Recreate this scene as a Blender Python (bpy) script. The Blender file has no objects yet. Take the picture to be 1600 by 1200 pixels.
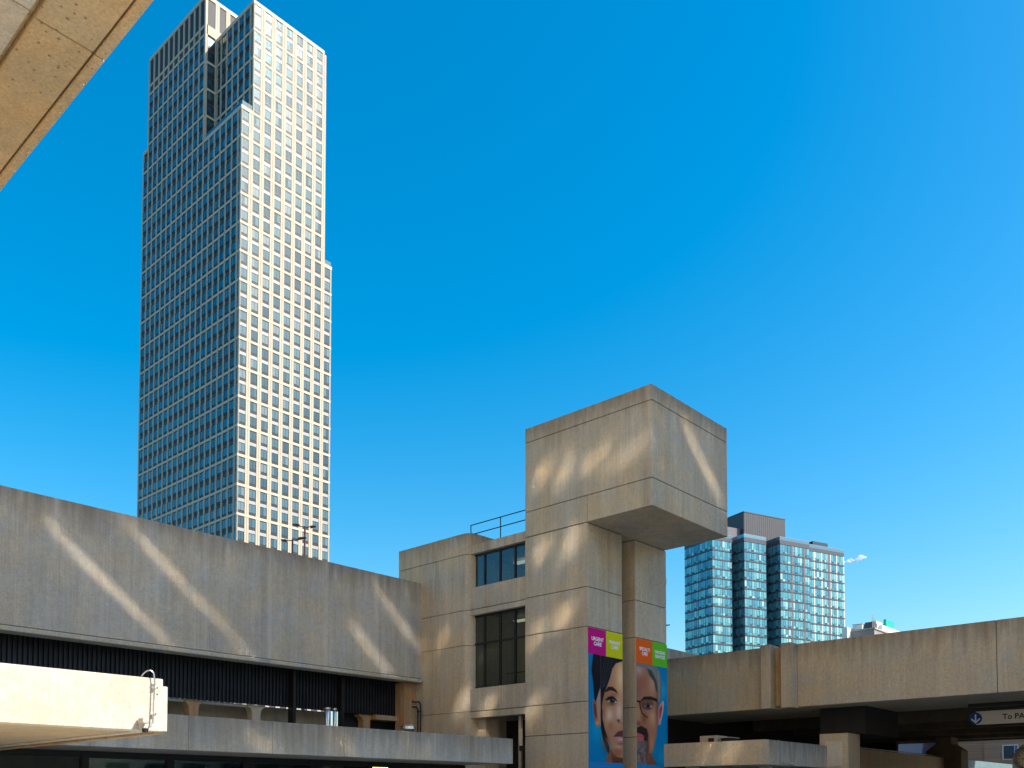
import bpy, bmesh, math, random
import numpy as np
from mathutils import Vector, Matrix

random.seed(7)
sc = bpy.context.scene
R = math.radians

# ------------------------------------------------------------------ camera
cam = bpy.data.cameras.new('camera')
camo = bpy.data.objects.new('camera', cam)
sc.collection.objects.link(camo)
sc.camera = camo
TH, PIT = R(42.3), R(2.3)
fwd = Vector((math.cos(TH) * math.cos(PIT), math.sin(TH) * math.cos(PIT), math.sin(PIT)))
camo.location = (0, 0, 1.7)
camo.rotation_euler = fwd.to_track_quat('-Z', 'Y').to_euler()
cam.sensor_width = 36.0
cam.lens = 36.0 * 1421.0 / 1600.0
cam.shift_y = 0.369
cam.clip_start = 0.05
cam.clip_end = 9000

# ------------------------------------------------------------------ sky and sun
SUN = Vector((0.36, -0.65, 0.67)).normalized()
world = bpy.data.worlds.new('World')
sc.world = world
world.use_nodes = True
wn = world.node_tree
sky = wn.nodes.new('ShaderNodeTexSky')
sky.sky_type = 'NISHITA'
sky.sun_disc = False
sky.sun_elevation = math.asin(SUN.z)
sky.sun_rotation = math.atan2(SUN.x, SUN.y)
sky.altitude = 0
sky.air_density = 1.25
sky.dust_density = 1.6
sky.ozone_density = 3.2
hs = wn.nodes.new('ShaderNodeHueSaturation')
hs.inputs['Saturation'].default_value = 1.57
hs.inputs['Hue'].default_value = 0.489
hs.inputs['Value'].default_value = 1.0
wn.links.new(sky.outputs[0], hs.inputs['Color'])
wn.links.new(hs.outputs[0], wn.nodes['Background'].inputs[0])
wn.nodes['Background'].inputs[1].default_value = 0.098

sl = bpy.data.lights.new('sun', 'SUN')
sl.energy = 2.9
sl.angle = R(0.4)
sl.color = (1.0, 0.95, 0.87)
suno = bpy.data.objects.new('sun', sl)
sc.collection.objects.link(suno)
suno.rotation_euler = SUN.to_track_quat('Z', 'Y').to_euler()
suno.location = (40, -60, 80)

vs = sc.view_settings
vs.view_transform = 'Standard'
vs.look = 'None'
vs.gamma = 1.0
vs.use_curve_mapping = False
vs.exposure = 1.2

cy = sc.cycles
cy.use_denoising = True
cy.use_guiding = True                  # resolves the sunlight thrown back by the added mirror panes
cy.guiding_training_samples = 128
cy.use_surface_guiding = True
cy.surface_guiding_probability = 0.75
cy.use_adaptive_sampling = False
cy.caustics_reflective = True
cy.caustics_refractive = False
cy.blur_glossy = 0.0
cy.sample_clamp_indirect = 18.0
cy.volume_bounces = 4
cy.max_bounces = 7
cy.diffuse_bounces = 4
cy.glossy_bounces = 3
cy.transparent_max_bounces = 8

# ------------------------------------------------------------------ helpers
C = sc.collection


class MB:
    def __init__(self):
        self.v, self.f, self.m = [], [], []

    def quad(self, pts, mi=0):
        k = len(self.v)
        self.v += [tuple(p) for p in pts]
        self.f.append(tuple(range(k, k + len(pts))))
        self.m.append(mi)

    def box(self, a, b, mi=0):
        k = len(self.v)
        x0, y0, z0 = (min(a[i], b[i]) for i in range(3))
        x1, y1, z1 = (max(a[i], b[i]) for i in range(3))
        self.v += [(x0, y0, z0), (x1, y0, z0), (x1, y1, z0), (x0, y1, z0),
                   (x0, y0, z1), (x1, y0, z1), (x1, y1, z1), (x0, y1, z1)]
        for q in ((0, 3, 2, 1), (4, 5, 6, 7), (0, 1, 5, 4), (1, 2, 6, 5), (2, 3, 7, 6), (3, 0, 4, 7)):
            self.f.append(tuple(k + i for i in q))
            self.m.append(mi)
        return self

    def prism(self, poly, z0, z1, mi=0, axis='z'):
        k, n = len(self.v), len(poly)
        if axis == 'z':
            A = [(p[0], p[1], z0) for p in poly]; B = [(p[0], p[1], z1) for p in poly]
        elif axis == 'y':     # poly in x,z ; extruded along y
            A = [(p[0], z0, p[1]) for p in poly]; B = [(p[0], z1, p[1]) for p in poly]
        else:                 # poly in y,z ; extruded along x
            A = [(z0, p[0], p[1]) for p in poly]; B = [(z1, p[0], p[1]) for p in poly]
        self.v += A + B
        self.f.append(tuple(range(k, k + n))[::-1]); self.m.append(mi)
        self.f.append(tuple(range(k + n, k + 2 * n))); self.m.append(mi)
        for i in range(n):
            j = (i + 1) % n
            self.f.append((k + i, k + j, k + n + j, k + n + i)); self.m.append(mi)
        return self

    def tube(self, path, r, n=10, mi=0, cap=True):
        P = [Vector(p) for p in path]
        rings = []
        ref = None
        for i, p in enumerate(P):
            d = (P[min(i + 1, len(P) - 1)] - P[max(i - 1, 0)]).normalized()
            if ref is None:
                ref = d.orthogonal().normalized()
            ref = (ref - d * ref.dot(d)).normalized()
            b = d.cross(ref)
            rr = r[i] if isinstance(r, (list, tuple)) else r
            k = len(self.v)
            for a in range(n):
                t = 2 * math.pi * a / n
                self.v.append(tuple(p + ref * math.cos(t) * rr + b * math.sin(t) * rr))
            rings.append(k)
        for i in range(len(rings) - 1):
            for a in range(n):
                b2 = (a + 1) % n
                self.f.append((rings[i] + a, rings[i] + b2, rings[i + 1] + b2, rings[i + 1] + a)); self.m.append(mi)
        if cap:
            self.f.append(tuple(rings[0] + a for a in range(n))[::-1]); self.m.append(mi)
            self.f.append(tuple(rings[-1] + a for a in range(n))); self.m.append(mi)
        return self

    def add(self, o, M):
        k = len(self.v)
        self.v += [tuple(M @ Vector(p)) for p in o.v]
        self.f += [tuple(k + i for i in q) for q in o.f]
        self.m += o.m
        return self

    def mesh(self, name, mats, bevel=0.0, smooth=False):
        me = bpy.data.meshes.new(name)
        me.from_pydata(self.v, [], self.f)
        for m in mats:
            me.materials.append(m)
        me.polygons.foreach_set('material_index', self.m)
        bm = bmesh.new()
        bm.from_mesh(me)
        if bevel:
            bmesh.ops.remove_doubles(bm, verts=bm.verts, dist=1e-5)
            bmesh.ops.bevel(bm, geom=list(bm.edges), offset=bevel, segments=1, affect='EDGES', profile=0.5)
        bmesh.ops.recalc_face_normals(bm, faces=bm.faces)
        bm.to_mesh(me)
        bm.free()
        if smooth:
            me.polygons.foreach_set('use_smooth', [True] * len(me.polygons))
        me.update()
        return me

    def build(self, name, mats, parent=None, bevel=0.0, smooth=False):
        if not isinstance(mats, (list, tuple)):
            mats = [mats]
        return link(name, self.mesh(name, mats, bevel, smooth), parent)


def link(name, me, parent=None, loc=None, rot=None):
    o = bpy.data.objects.new(name, me)
    C.objects.link(o)
    if loc is not None:
        o.location = loc
    if rot is not None:
        o.rotation_euler = rot
    if parent is not None:
        o.parent = parent
        if loc is None and rot is None:     # mesh is in world coordinates
            o.matrix_parent_inverse = wm(parent).inverted()
    return o


def wm(o):
    m = Matrix.LocRotScale(o.location, o.rotation_euler, o.scale)
    if o.parent is not None:
        m = wm(o.parent) @ o.matrix_parent_inverse @ m
    return m


def tag(o, label=None, cat=None, group=None, kind=None):
    if label: o['label'] = label
    if cat: o['category'] = cat
    if group: o['group'] = group
    if kind: o['kind'] = kind
    return o


def empty(name, loc, label, cat, group=None, rz=0.0):
    o = bpy.data.objects.new(name, None)
    C.objects.link(o)
    o.location = loc
    o.rotation_euler = (0, 0, rz)
    o.empty_display_size = 0.3
    return tag(o, label, cat, group)


def bx(name, a, b, mat, parent=None, bevel=0.0):
    return MB().box(a, b).build(name, mat, parent, bevel)


# ------------------------------------------------------------------ materials
def newmat(name):
    m = bpy.data.materials.new(name)
    m.use_nodes = True
    nt = m.node_tree
    return m, nt, nt.nodes['Principled BSDF']


def nd(nt, t, **kw):
    n = nt.nodes.new(t)
    for k, v in kw.items():
        setattr(n, k, v)
    return n


def noise(nt, vec, scale, detail=4, rough=0.55, stretch=None):
    if stretch is not None:
        mp = nd(nt, 'ShaderNodeMapping')
        mp.inputs['Scale'].default_value = stretch
        nt.links.new(vec, mp.inputs['Vector'])
        vec = mp.outputs[0]
    n = nd(nt, 'ShaderNodeTexNoise')
    n.inputs['Scale'].default_value = scale
    n.inputs['Detail'].default_value = detail
    n.inputs['Roughness'].default_value = rough
    nt.links.new(vec, n.inputs['Vector'])
    return n.outputs['Fac']


def ramp(nt, fac, a, b, c0, c1):
    r = nd(nt, 'ShaderNodeMapRange')
    r.inputs['From Min'].default_value = a
    r.inputs['From Max'].default_value = b
    r.inputs['To Min'].default_value = c0
    r.inputs['To Max'].default_value = c1
    nt.links.new(fac, r.inputs['Value'])
    return r.outputs[0]


def mul(nt, a, b, op='MULTIPLY'):
    n = nd(nt, 'ShaderNodeMath', operation=op)
    for i, x in enumerate((a, b)):
        if isinstance(x, (int, float)):
            n.inputs[i].default_value = x
        else:
            nt.links.new(x, n.inputs[i])
    return n.outputs[0]


def mixc(nt, fac, a, b, mode='MIX'):
    n = nd(nt, 'ShaderNodeMix', data_type='RGBA', blend_type=mode)
    for i, x in ((0, fac), (6, a), (7, b)):
        if isinstance(x, (int, float)):
            n.inputs[i].default_value = x
        elif isinstance(x, tuple):
            n.inputs[i].default_value = (*x, 1)
        else:
            nt.links.new(x, n.inputs[i])
    return n.outputs[2]


def scalec(nt, col, f):
    n = nd(nt, 'ShaderNodeVectorMath', operation='SCALE')
    if isinstance(col, tuple):
        n.inputs[0].default_value = col
    else:
        nt.links.new(col, n.inputs[0])
    if isinstance(f, (int, float)):
        n.inputs['Scale'].default_value = f
    else:
        nt.links.new(f, n.inputs['Scale'])
    return n.outputs[0]


def concrete(name, base, streak=0.25, mott=0.25, stain=0.35, pores=False, bump=0.35, ribs=True, scuff=None, pale=None, rust=0.0, rough=0.88, cope=None, holes=False):
    m, nt, p = newmat(name)
    geo = nd(nt, 'ShaderNodeNewGeometry')
    pos = geo.outputs['Position']
    f_m = ramp(nt, noise(nt, pos, 0.45, 5, 0.6), 0.25, 0.75, 1 - mott, 1 + mott)
    f_s = ramp(nt, noise(nt, pos, 2.2, 5, 0.6, (1, 1, 0.05)), 0.28, 0.72, 1 - streak, 1 + streak)
    f_f = mul(nt, ramp(nt, noise(nt, pos, 26, 3, 0.7), 0.25, 0.75, 0.80, 1.20), ramp(nt, noise(nt, pos, 7, 4, 0.75), 0.25, 0.75, 0.86, 1.14))
    f_r = ramp(nt, noise(nt, pos, 14, 2, 0.5, (1, 1, 0.03)), 0.3, 0.7, 0.93, 1.07) if ribs else 1.0
    f = mul(nt, mul(nt, f_m, f_s), mul(nt, f_f, f_r))
    # a slow drift of hue between grey and ochre patches
    hue = ramp(nt, noise(nt, pos, 0.8, 3, 0.6), 0.35, 0.68, 0.0, 1.0)
    warm = tuple(base[i] * (1.10, 1.0, 0.84)[i] for i in range(3))
    cool = tuple(base[i] * (0.94, 0.98, 1.02)[i] for i in range(3))
    col = scalec(nt, mixc(nt, hue, cool, warm), f)
    if stain:      # dark water runs with their own outlines
        st = noise(nt, pos, 1.7, 6, 0.65, (1, 1, 0.09))
        st2 = noise(nt, pos, 0.5, 2, 0.5)
        msk = mul(nt, ramp(nt, st, 0.55, 0.72, 0, 1), ramp(nt, st2, 0.42, 0.62, 0, stain))
        col = mixc(nt, msk, col, tuple(c * 0.42 for c in base))
    if cope:       # grime that has run down from the coping, in uneven tongues
        sz_ = nd(nt, 'ShaderNodeSeparateXYZ')
        nt.links.new(pos, sz_.inputs[0])
        reach = ramp(nt, noise(nt, pos, 2.6, 5, 0.65, (1, 1, 0.02)), 0.3, 0.72, 0.15, 1.7)
        dz = mul(nt, cope, sz_.outputs[2], 'SUBTRACT')
        tongue = nd(nt, 'ShaderNodeMath', operation='DIVIDE')
        nt.links.new(dz, tongue.inputs[0]); nt.links.new(reach, tongue.inputs[1])
        cm = mul(nt, ramp(nt, tongue.outputs[0], 0.0, 1.0, 0.85, 0.0), ramp(nt, noise(nt, pos, 5, 4, 0.6, (1, 1, 0.06)), 0.3, 0.65, 0.35, 1.0))
        col = mixc(nt, cm, col, tuple(c * k_ for c, k_ in zip(base, (0.40, 0.36, 0.33))))
    if holes:      # scattered pinholes and chips
        vh = nd(nt, 'ShaderNodeTexVoronoi')
        vh.inputs['Scale'].default_value = 3.4
        nt.links.new(pos, vh.inputs['Vector'])
        hm = mul(nt, vh.outputs['Distance'], ramp(nt, noise(nt, pos, 0.9, 3), 0.45, 0.8, 0.0, 0.16), 'LESS_THAN')
        col = mixc(nt, mul(nt, hm, 0.65), col, tuple(c * 0.35 for c in base))
    if pale:       # pale lime runs below each vertical joint : (x0, pitch)
        sx = nd(nt, 'ShaderNodeSeparateXYZ')
        nt.links.new(pos, sx.inputs[0])
        t = mul(nt, mul(nt, sx.outputs[0], pale[0], 'SUBTRACT'), 1.0 / pale[1])
        fr = nd(nt, 'ShaderNodeMath', operation='PINGPONG')
        nt.links.new(t, fr.inputs[0])
        fr.inputs[1].default_value = 0.5
        wob = mul(nt, fr.outputs[0], ramp(nt, noise(nt, pos, 1.1, 3), 0, 1, -0.035, 0.035), 'ADD')
        lm = mul(nt, ramp(nt, wob, 0.0, 0.055, 1, 0), ramp(nt, noise(nt, pos, 1.6, 4, 0.6, (1, 1, 0.25)), 0.35, 0.62, 0, 0.42))
        col = mixc(nt, lm, col, (0.56, 0.55, 0.50))
    if scuff:      # circular scrub marks
        sx = nd(nt, 'ShaderNodeVectorMath', operation='SUBTRACT')
        nt.links.new(pos, sx.inputs[0])
        sx.inputs[1].default_value = scuff
        ln = nd(nt, 'ShaderNodeVectorMath', operation='LENGTH')
        nt.links.new(sx.outputs[0], ln.inputs[0])
        wob = mul(nt, ln.outputs['Value'], ramp(nt, noise(nt, pos, 1.3, 2), 0.3, 0.7, -0.25, 0.25), 'ADD')
        ring = mul(nt, ramp(nt, wob, 0.32, 0.5, 0, 1), ramp(nt, wob, 0.72, 0.95, 1, 0))
        si = nd(nt, 'ShaderNodeMath', operation='SINE')
        nt.links.new(mul(nt, wob, 95.0), si.inputs[0])
        lines = mul(nt, ramp(nt, si.outputs[0], -0.2, 0.9, 0, 1), ramp(nt, noise(nt, pos, 4.5, 3), 0.42, 0.6, 0, 1))
        col = mixc(nt, mul(nt, mul(nt, ring, lines), 0.55), col, (0.62, 0.62, 0.58))
    if rust:
        rn = noise(nt, pos, 3.0, 5, 0.6, (1, 1, 0.15))
        col = mixc(nt, ramp(nt, rn, 0.42, 0.66, 0, rust), col, (0.42, 0.17, 0.045))
    hgt = mul(nt, noise(nt, pos, 34, 4, 0.7), noise(nt, pos, 16, 2, 0.5, (1, 1, 0.03)), 'ADD')
    if pores:
        vo = nd(nt, 'ShaderNodeTexVoronoi')
        vo.inputs['Scale'].default_value = 11
        nt.links.new(pos, vo.inputs['Vector'])
        sz = ramp(nt, noise(nt, pos, 1.2, 3), 0.4, 0.75, 0.0, 0.26)
        pm = mul(nt, vo.outputs['Distance'], sz, 'LESS_THAN')
        col = mixc(nt, mul(nt, pm, 0.7), col, tuple(c * 0.3 for c in base))
        hgt = mul(nt, hgt, mul(nt, pm, -1.5), 'ADD')
    nt.links.new(col, p.inputs['Base Color'])
    p.inputs['Roughness'].default_value = rough
    p.inputs['Specular IOR Level'].default_value = 0.25
    b = nd(nt, 'ShaderNodeBump')
    b.inputs['Strength'].default_value = bump
    b.inputs['Distance'].default_value = 0.012
    nt.links.new(hgt, b.inputs['Height'])
    nt.links.new(b.outputs[0], p.inputs['Normal'])
    return m


def plain(name, col, rough=0.6, metal=0.0, var=0.15, scale=3.0, spec=0.4):
    m, nt, p = newmat(name)
    geo = nd(nt, 'ShaderNodeNewGeometry')
    f = ramp(nt, noise(nt, geo.outputs['Position'], scale, 4, 0.6), 0.25, 0.75, 1 - var, 1 + var)
    nt.links.new(scalec(nt, tuple(col), f), p.inputs['Base Color'])
    p.inputs['Roughness'].default_value = rough
    p.inputs['Metallic'].default_value = metal
    p.inputs['Specular IOR Level'].default_value = spec
    return m


def emit(name, col, s):
    m, nt, p = newmat(name)
    p.inputs['Base Color'].default_value = (*col, 1)
    p.inputs['Emission Color'].default_value = (*col, 1)
    p.inputs['Emission Strength'].default_value = s
    return m


def coated_glass(name, stops, metal=0.9, rough=0.05, wave=0.02):
    """mirror-coated panes; every pane (mesh island) takes its own tint from the stops"""
    m, nt, p = newmat(name)
    geo = nd(nt, 'ShaderNodeNewGeometry')
    oi = nd(nt, 'ShaderNodeObjectInfo')
    r = mul(nt, mul(nt, geo.outputs['Random Per Island'], oi.outputs['Random'], 'ADD'), 1.0, 'FRACT')
    cr = nd(nt, 'ShaderNodeValToRGB')
    cr.color_ramp.interpolation = 'CONSTANT'
    e = cr.color_ramp.elements
    while len(e) < len(stops):
        e.new(0.5)
    for i, (pp, c) in enumerate(stops):
        e[i].position = pp
        e[i].color = (*c, 1)
    nt.links.new(r, cr.inputs[0])
    nt.links.new(cr.outputs[0], p.inputs['Base Color'])
    p.inputs['Metallic'].default_value = metal
    p.inputs['Roughness'].default_value = rough
    p.inputs['Coat Weight'].default_value = 0.5
    p.inputs['Coat IOR'].default_value = 1.6
    p.inputs['Coat Roughness'].default_value = 0.04
    b = nd(nt, 'ShaderNodeBump')
    b.inputs['Strength'].default_value = wave
    b.inputs['Distance'].default_value = 1.0
    nt.links.new(noise(nt, geo.outputs['Position'], 0.6, 2), b.inputs['Height'])
    nt.links.new(b.outputs[0], p.inputs['Normal'])
    return m


def clear_glass(name, tint=(0.75, 0.82, 0.8)):
    m, nt, p = newmat(name)
    out = nt.nodes['Material Output']
    tr = nd(nt, 'ShaderNodeBsdfTransparent')
    tr.inputs[0].default_value = (*tint, 1)
    gl = nd(nt, 'ShaderNodeBsdfGlossy')
    gl.inputs['Roughness'].default_value = 0.02
    gl.inputs[0].default_value = (0.9, 0.95, 1, 1)
    lw = nd(nt, 'ShaderNodeLayerWeight')
    lw.inputs[0].default_value = 0.5
    pw_ = mul(nt, lw.outputs['Facing'], 3.0, 'POWER')
    mx = nd(nt, 'ShaderNodeMixShader')
    nt.links.new(ramp(nt, pw_, 0, 1, 0.05, 0.9), mx.inputs[0])
    nt.links.new(tr.outputs[0], mx.inputs[1])
    nt.links.new(gl.outputs[0], mx.inputs[2])
    nt.links.new(mx.outputs[0], out.inputs['Surface'])
    return m


CONC = (0.455, 0.402, 0.325)
M = {}
M['conc'] = concrete('board_marked_concrete', CONC, 0.14, 0.16, 0.45, holes=True)
M['towerconc'] = concrete('tower_concrete', CONC, 0.13, 0.17, 0.5, cope=16.0, holes=True)
M['stairconc'] = concrete('stair_concrete', CONC, 0.13, 0.17, 0.5, cope=12.58, holes=True)
M['wall'] = concrete('ribbed_wall_concrete', (0.405, 0.385, 0.345), 0.12, 0.12, 0.4, bump=0.5, scuff=(14.7, 28.93, 8.8), pale=(26.1, 2.52), cope=10.92)
M['ledge'] = concrete('ledge_concrete', (0.44, 0.42, 0.375), 0.12, 0.15, 0.35, bump=0.45, cope=3.86)
M['ramp'] = concrete('ramp_concrete', (0.48, 0.415, 0.325), 0.06, 0.08, 0.2, cope=8.14)
M['shadeconc'] = concrete('shade_darkened_concrete', (0.15, 0.125, 0.09), 0.1, 0.3, 0.0, ribs=False)  # dark base colour carries the shade below the deck
M['soffit'] = concrete('porous_soffit_concrete', (0.55, 0.42, 0.255), 0.05, 0.12, 0.0, pores=True, ribs=False, bump=0.5)
M['canopy'] = concrete('pale_canopy_concrete', (0.56, 0.52, 0.455), 0.06, 0.08, 0.2, ribs=False)
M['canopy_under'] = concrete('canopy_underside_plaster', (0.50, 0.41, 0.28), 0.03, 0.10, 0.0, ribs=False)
M['rustconc'] = concrete('rust_stained_concrete', (0.42, 0.33, 0.22), 0.2, 0.2, 0.3, rust=0.85)
M['joint'] = plain('joint_filler', (0.05, 0.045, 0.04), 0.9)
M['flange'] = concrete('flange_concrete', (0.42, 0.40, 0.35), 0.1, 0.15, 0.3)
M['corr'] = plain('blue_black_corrugated_steel', (0.022, 0.024, 0.030), 0.5, 0.3, 0.3, 2.0)
M['black'] = plain('black_painted_steel', (0.012, 0.012, 0.012), 0.45, 0.0, 0.2)
M['dark'] = plain('near_black_matt', (0.02, 0.02, 0.022), 0.9)  # near-black; on the walls under the roadway it stands for deep shade
M['steel'] = plain('galvanised_steel', (0.62, 0.63, 0.64), 0.28, 1.0, 0.2, 4.0)
M['room'] = plain('room_paint', (0.50, 0.47, 0.33), 0.85, 0, 0.12, 0.8)
M['roomfloor'] = plain('room_floor_finish', (0.20, 0.18, 0.14), 0.7)
M['lamp'] = emit('yellow_light_tube', (1.0, 0.72, 0.12), 5.0)
ROOMFILL = emit('room_fill_glow', (1.0, 0.93, 0.72), 0.5)  # added glow that brightens the rooms behind the bay
M['glass'] = clear_glass('window_glass', (0.50, 0.56, 0.53))
M['shop'] = clear_glass('shop_glass', (0.8, 0.85, 0.75))
M['ground'] = plain('dark_city_ground', (0.11, 0.105, 0.10), 0.85, 0, 0.12, 0.5)
M['cream'] = plain('cream_precast', (0.50, 0.425, 0.305), 0.7, 0, 0.06, 0.6)
M['creamband'] = plain('pale_cream_precast', (0.57, 0.49, 0.36), 0.7, 0, 0.05, 0.6)
M['spandrel'] = plain('grey_white_spandrel', (0.36, 0.355, 0.35), 0.5, 0, 0.08, 0.5)
M['frame'] = plain('bronze_black_frame', (0.02, 0.02, 0.021), 0.4)
M['grille'] = plain('dark_grille', (0.055, 0.05, 0.047), 0.6)
M['louver'] = plain('dark_louver', (0.045, 0.045, 0.05), 0.5)
M['towerglass'] = coated_glass('tower_pane', [(0, (0.06, 0.13, 0.15)), (0.2, (0.04, 0.095, 0.115)), (0.4, (0.075, 0.155, 0.175)), (0.6, (0.03, 0.08, 0.10)), (0.75, (0.09, 0.17, 0.185)), (0.9, (0.15, 0.21, 0.21))], 0.60, 0.07)
M['core'] = plain('tower_core_backing', (0.05, 0.05, 0.055), 0.7)


def grp(name):
    return name


# ------------------------------------------------------------------ ground
g = MB()
g.quad([(-3000, -3000, 0), (5000, -3000, 0), (5000, 5000, 0), (-3000, 5000, 0)])
tag(g.build('ground', M['ground']), kind='structure')
pz = MB().box((-60, -90, 0.001), (35.8, 30, 0.05))
tag(pz.build('plaza_pavement', plain('tan_plaza_pavers', (0.55, 0.50, 0.42), 0.85, 0, 0.1, 0.5)), kind='structure')

# ------------------------------------------------------------------ tower block with cantilevered head
tw = empty('concrete_tower', (26, 20, 0), 'tall concrete tower with a box head cantilevered over two pillars', 'tower')
GAP = 0.011


def panel(name, a, b, mat, parent, gz=GAP, gx=0.0, gy=0.0, bev=0.012):
    return bx(name, (a[0] + gx, a[1] + gy, a[2] + gz), (b[0] - gx, b[1] - gy, b[2] - gz), mat, parent, bev)


ZC = [0, 1.6, 4.06, 5.21, 7.93, 9.38, 11.73]
for i in range(len(ZC) - 1):
    panel('concrete_panel', (26.0, 19.97, ZC[i]), (28.16, 22.98, ZC[i + 1]), M['towerconc'], tw)
    panel('concrete_panel', (29.04, 19.97, ZC[i]), (31.23, 22.98, ZC[i + 1]), M['towerconc'], tw)
    panel('concrete_panel', (28.16, 21.6, ZC[i]), (29.04, 22.98, ZC[i + 1]), M['towerconc'], tw)
panel('concrete_panel', (26.0, 17.16, 11.74), (31.2, 19.965, 12.72), M['towerconc'], tw, gy=0.005)
panel('concrete_panel', (26.0, 19.965, 11.74), (31.2, 22.98, 12.72), M['towerconc'], tw, gy=0.005)
panel('concrete_panel', (26.0, 17.16, 12.72), (31.2, 22.98, 15.43), M['towerconc'], tw)
panel('concrete_panel', (26.0, 17.16, 15.43), (31.2, 22.98, 16.0), M['towerconc'], tw)
core = MB()
core.box((26.05, 20.02, 0), (28.11, 22.9, 11.8))
core.box((29.09, 20.02, 0), (31.18, 22.9, 11.8))
core.box((28.0, 21.65, 0), (29.2, 22.9, 11.8))
core.box((26.05, 17.21, 11.8), (31.15, 22.9, 15.95))
core.build('joint_filler', M['joint'], tw)

# ------------------------------------------------------------------ stair building
sb = empty('stair_building', (26, 28, 0), 'concrete stair building with tall dark framed windows beside the tower', 'building')


def rounded(x0, y0, x1, y1, r, n=6):
    """rectangle with its (x0,y0) corner rounded, counter-clockwise"""
    pts = [(x0 + r - r * math.cos(t), y0 + r - r * math.sin(t)) for t in [math.pi / 2 * k / n for k in range(n + 1)]]
    return pts + [(x1, y0), (x1, y1), (x0, y1)]


BZ = [0, 5.22, 7.94, 9.38, 11.69, 12.58]
for i in range(5):
    z0, z1 = BZ[i] + GAP, BZ[i + 1] - GAP
    if i in (2, 3):
        MB().prism(rounded(26.0, 25.98, 36.0, 27.86, 0.38), z0, z1).build('concrete_panel', M['stairconc'], sb)
        bx('concrete_panel', (26.0, 27.88, z0), (36.0, 30.4, z1), M['stairconc'], sb, 0.008)
    else:
        MB().prism(rounded(26.0, 25.98, 36.0, 30.4, 0.38), z0, z1).build('concrete_panel', M['stairconc'], sb)
bx('joint_filler', (26.05, 26.4, 0), (35.9, 30.35, 12.5), M['joint'], sb)
# bay between pier and tower
for z0, z1 in ((4.95, 5.20), (5.23, 6.15), (9.15, 9.37), (9.395, 10.29), (11.68, 12.05)):
    ys = [23.0, 23.55, 24.35, 25.2, 26.2]
    if z1 - z0 < 0.5:
        ys = [23.0, 26.2]
    for a, b in zip(ys[:-1], ys[1:]):
        bx('spandrel_panel', (26.12, a + 0.006, z0), (26.5, b - 0.006, z1), M['stairconc'], sb, 0.008)
bx('joint_filler', (26.17, 23.0, 5.0), (26.4, 26.2, 6.1), M['joint'], sb)
bx('joint_filler', (26.17, 23.0, 9.2), (26.4, 26.2, 10.25), M['joint'], sb)
bx('roof_slab', (26.5, 23.0, 11.7), (36, 26.0, 11.95), M['stairconc'], sb)


def bay_window(z0, z1, transom):
    w = MB()
    x0, x1 = 26.30, 26.40
    for y in (23.02, 23.79, 24.60, 25.45, 26.20):
        w.box((x0, y - 0.035, z0), (x1, y + 0.035, z1))
    w.box((x0 + .003, 23.0, z0), (x1 - .003, 26.22, z0 + 0.07))
    w.box((x0 + .003, 23.0, z1 - 0.07), (x1 - .003, 26.22, z1))
    if transom:
        w.box((x0 + .003, 23.0, transom - 0.035), (x1 - .003, 26.22, transom + 0.035))
    win = w.build('window', M['black'], sb)
    ys = [23.02, 23.79, 24.60, 25.45, 26.20]
    zs = [z0, transom, z1] if transom else [z0, z1]
    for a, b in zip(ys[:-1], ys[1:]):
        for c, d in zip(zs[:-1], zs[1:]):
            bx('pane', (26.345, a + 0.03, c + 0.03), (26.355, b - 0.03, d - 0.03), M['glass'], win)


bay_window(10.29, 11.68, None)
bay_window(6.15, 9.15, 7.99)
# rooms behind the bay
rm = MB()
rm.box((31.0, 23.0, 5.3), (31.2, 26.4, 11.7))
rm.box((26.5, 22.99, 5.3), (31.0, 23.02, 11.7))
rm.box((28.6, 25.6, 6.0), (31.0, 26.38, 9.2))
rm.box((26.5, 26.3, 5.3), (31.0, 26.38, 11.7))
rm.build('interior_wall', M['room'], sb)
fl = MB()
fl.box((26.5, 23.02, 5.9), (31.0, 26.3, 6.1))
fl.box((26.5, 23.02, 9.3), (31.0, 26.3, 9.6))
fl.build('floor_slab', M['roomfloor'], sb)
bx('bulkhead', (29.2, 24.1, 8.0), (30.9, 25.6, 8.35), M['dark'], sb)
bx('light_tube', (29.6, 23.2, 7.05), (29.7, 24.2, 7.15), M['lamp'], sb)
bx('light_tube', (29.3, 23.3, 10.75), (29.4, 24.1, 10.83), M['lamp'], sb)
bx('handrail', (28.2, 23.1, 6.95), (28.26, 26.0, 7.0), M['black'], sb)
for zc in (9.1, 11.55):
    bx('room_fill_panel', (28.0, 23.8, zc), (28.3, 25.4, zc + 0.05), ROOMFILL, sb)  # added glowing panel that fills the room with light
hw = MB()
hw.tube([(28.9, 23.85 + 0.17 * math.cos(t), 6.62 + 0.17 * math.sin(t)) for t in [2 * math.pi * k / 16 for k in range(17)]], 0.02, 6)
hw.build('valve_wheel', M['black'], sb)
# opening below the bay
bx('jamb', (26.45, 25.5, 0), (27.2, 26.1, 4.95), M['stairconc'], sb)
bx('post', (26.4, 23.55, 0), (26.5, 23.68, 4.93), M['flange'], sb)
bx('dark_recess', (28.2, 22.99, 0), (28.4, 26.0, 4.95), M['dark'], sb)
bx('sill_beam', (26.35, 23.0, 3.55), (26.6, 23.6, 3.75), M['dark'], sb)
bx('pane', (26.45, 23.02, 1.2), (26.46, 23.55, 3.55), M['shop'], sb)
bx('interior_wall', (27.9, 22.99, 1.0), (28.0, 23.6, 3.55), M['room'], sb)

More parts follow.
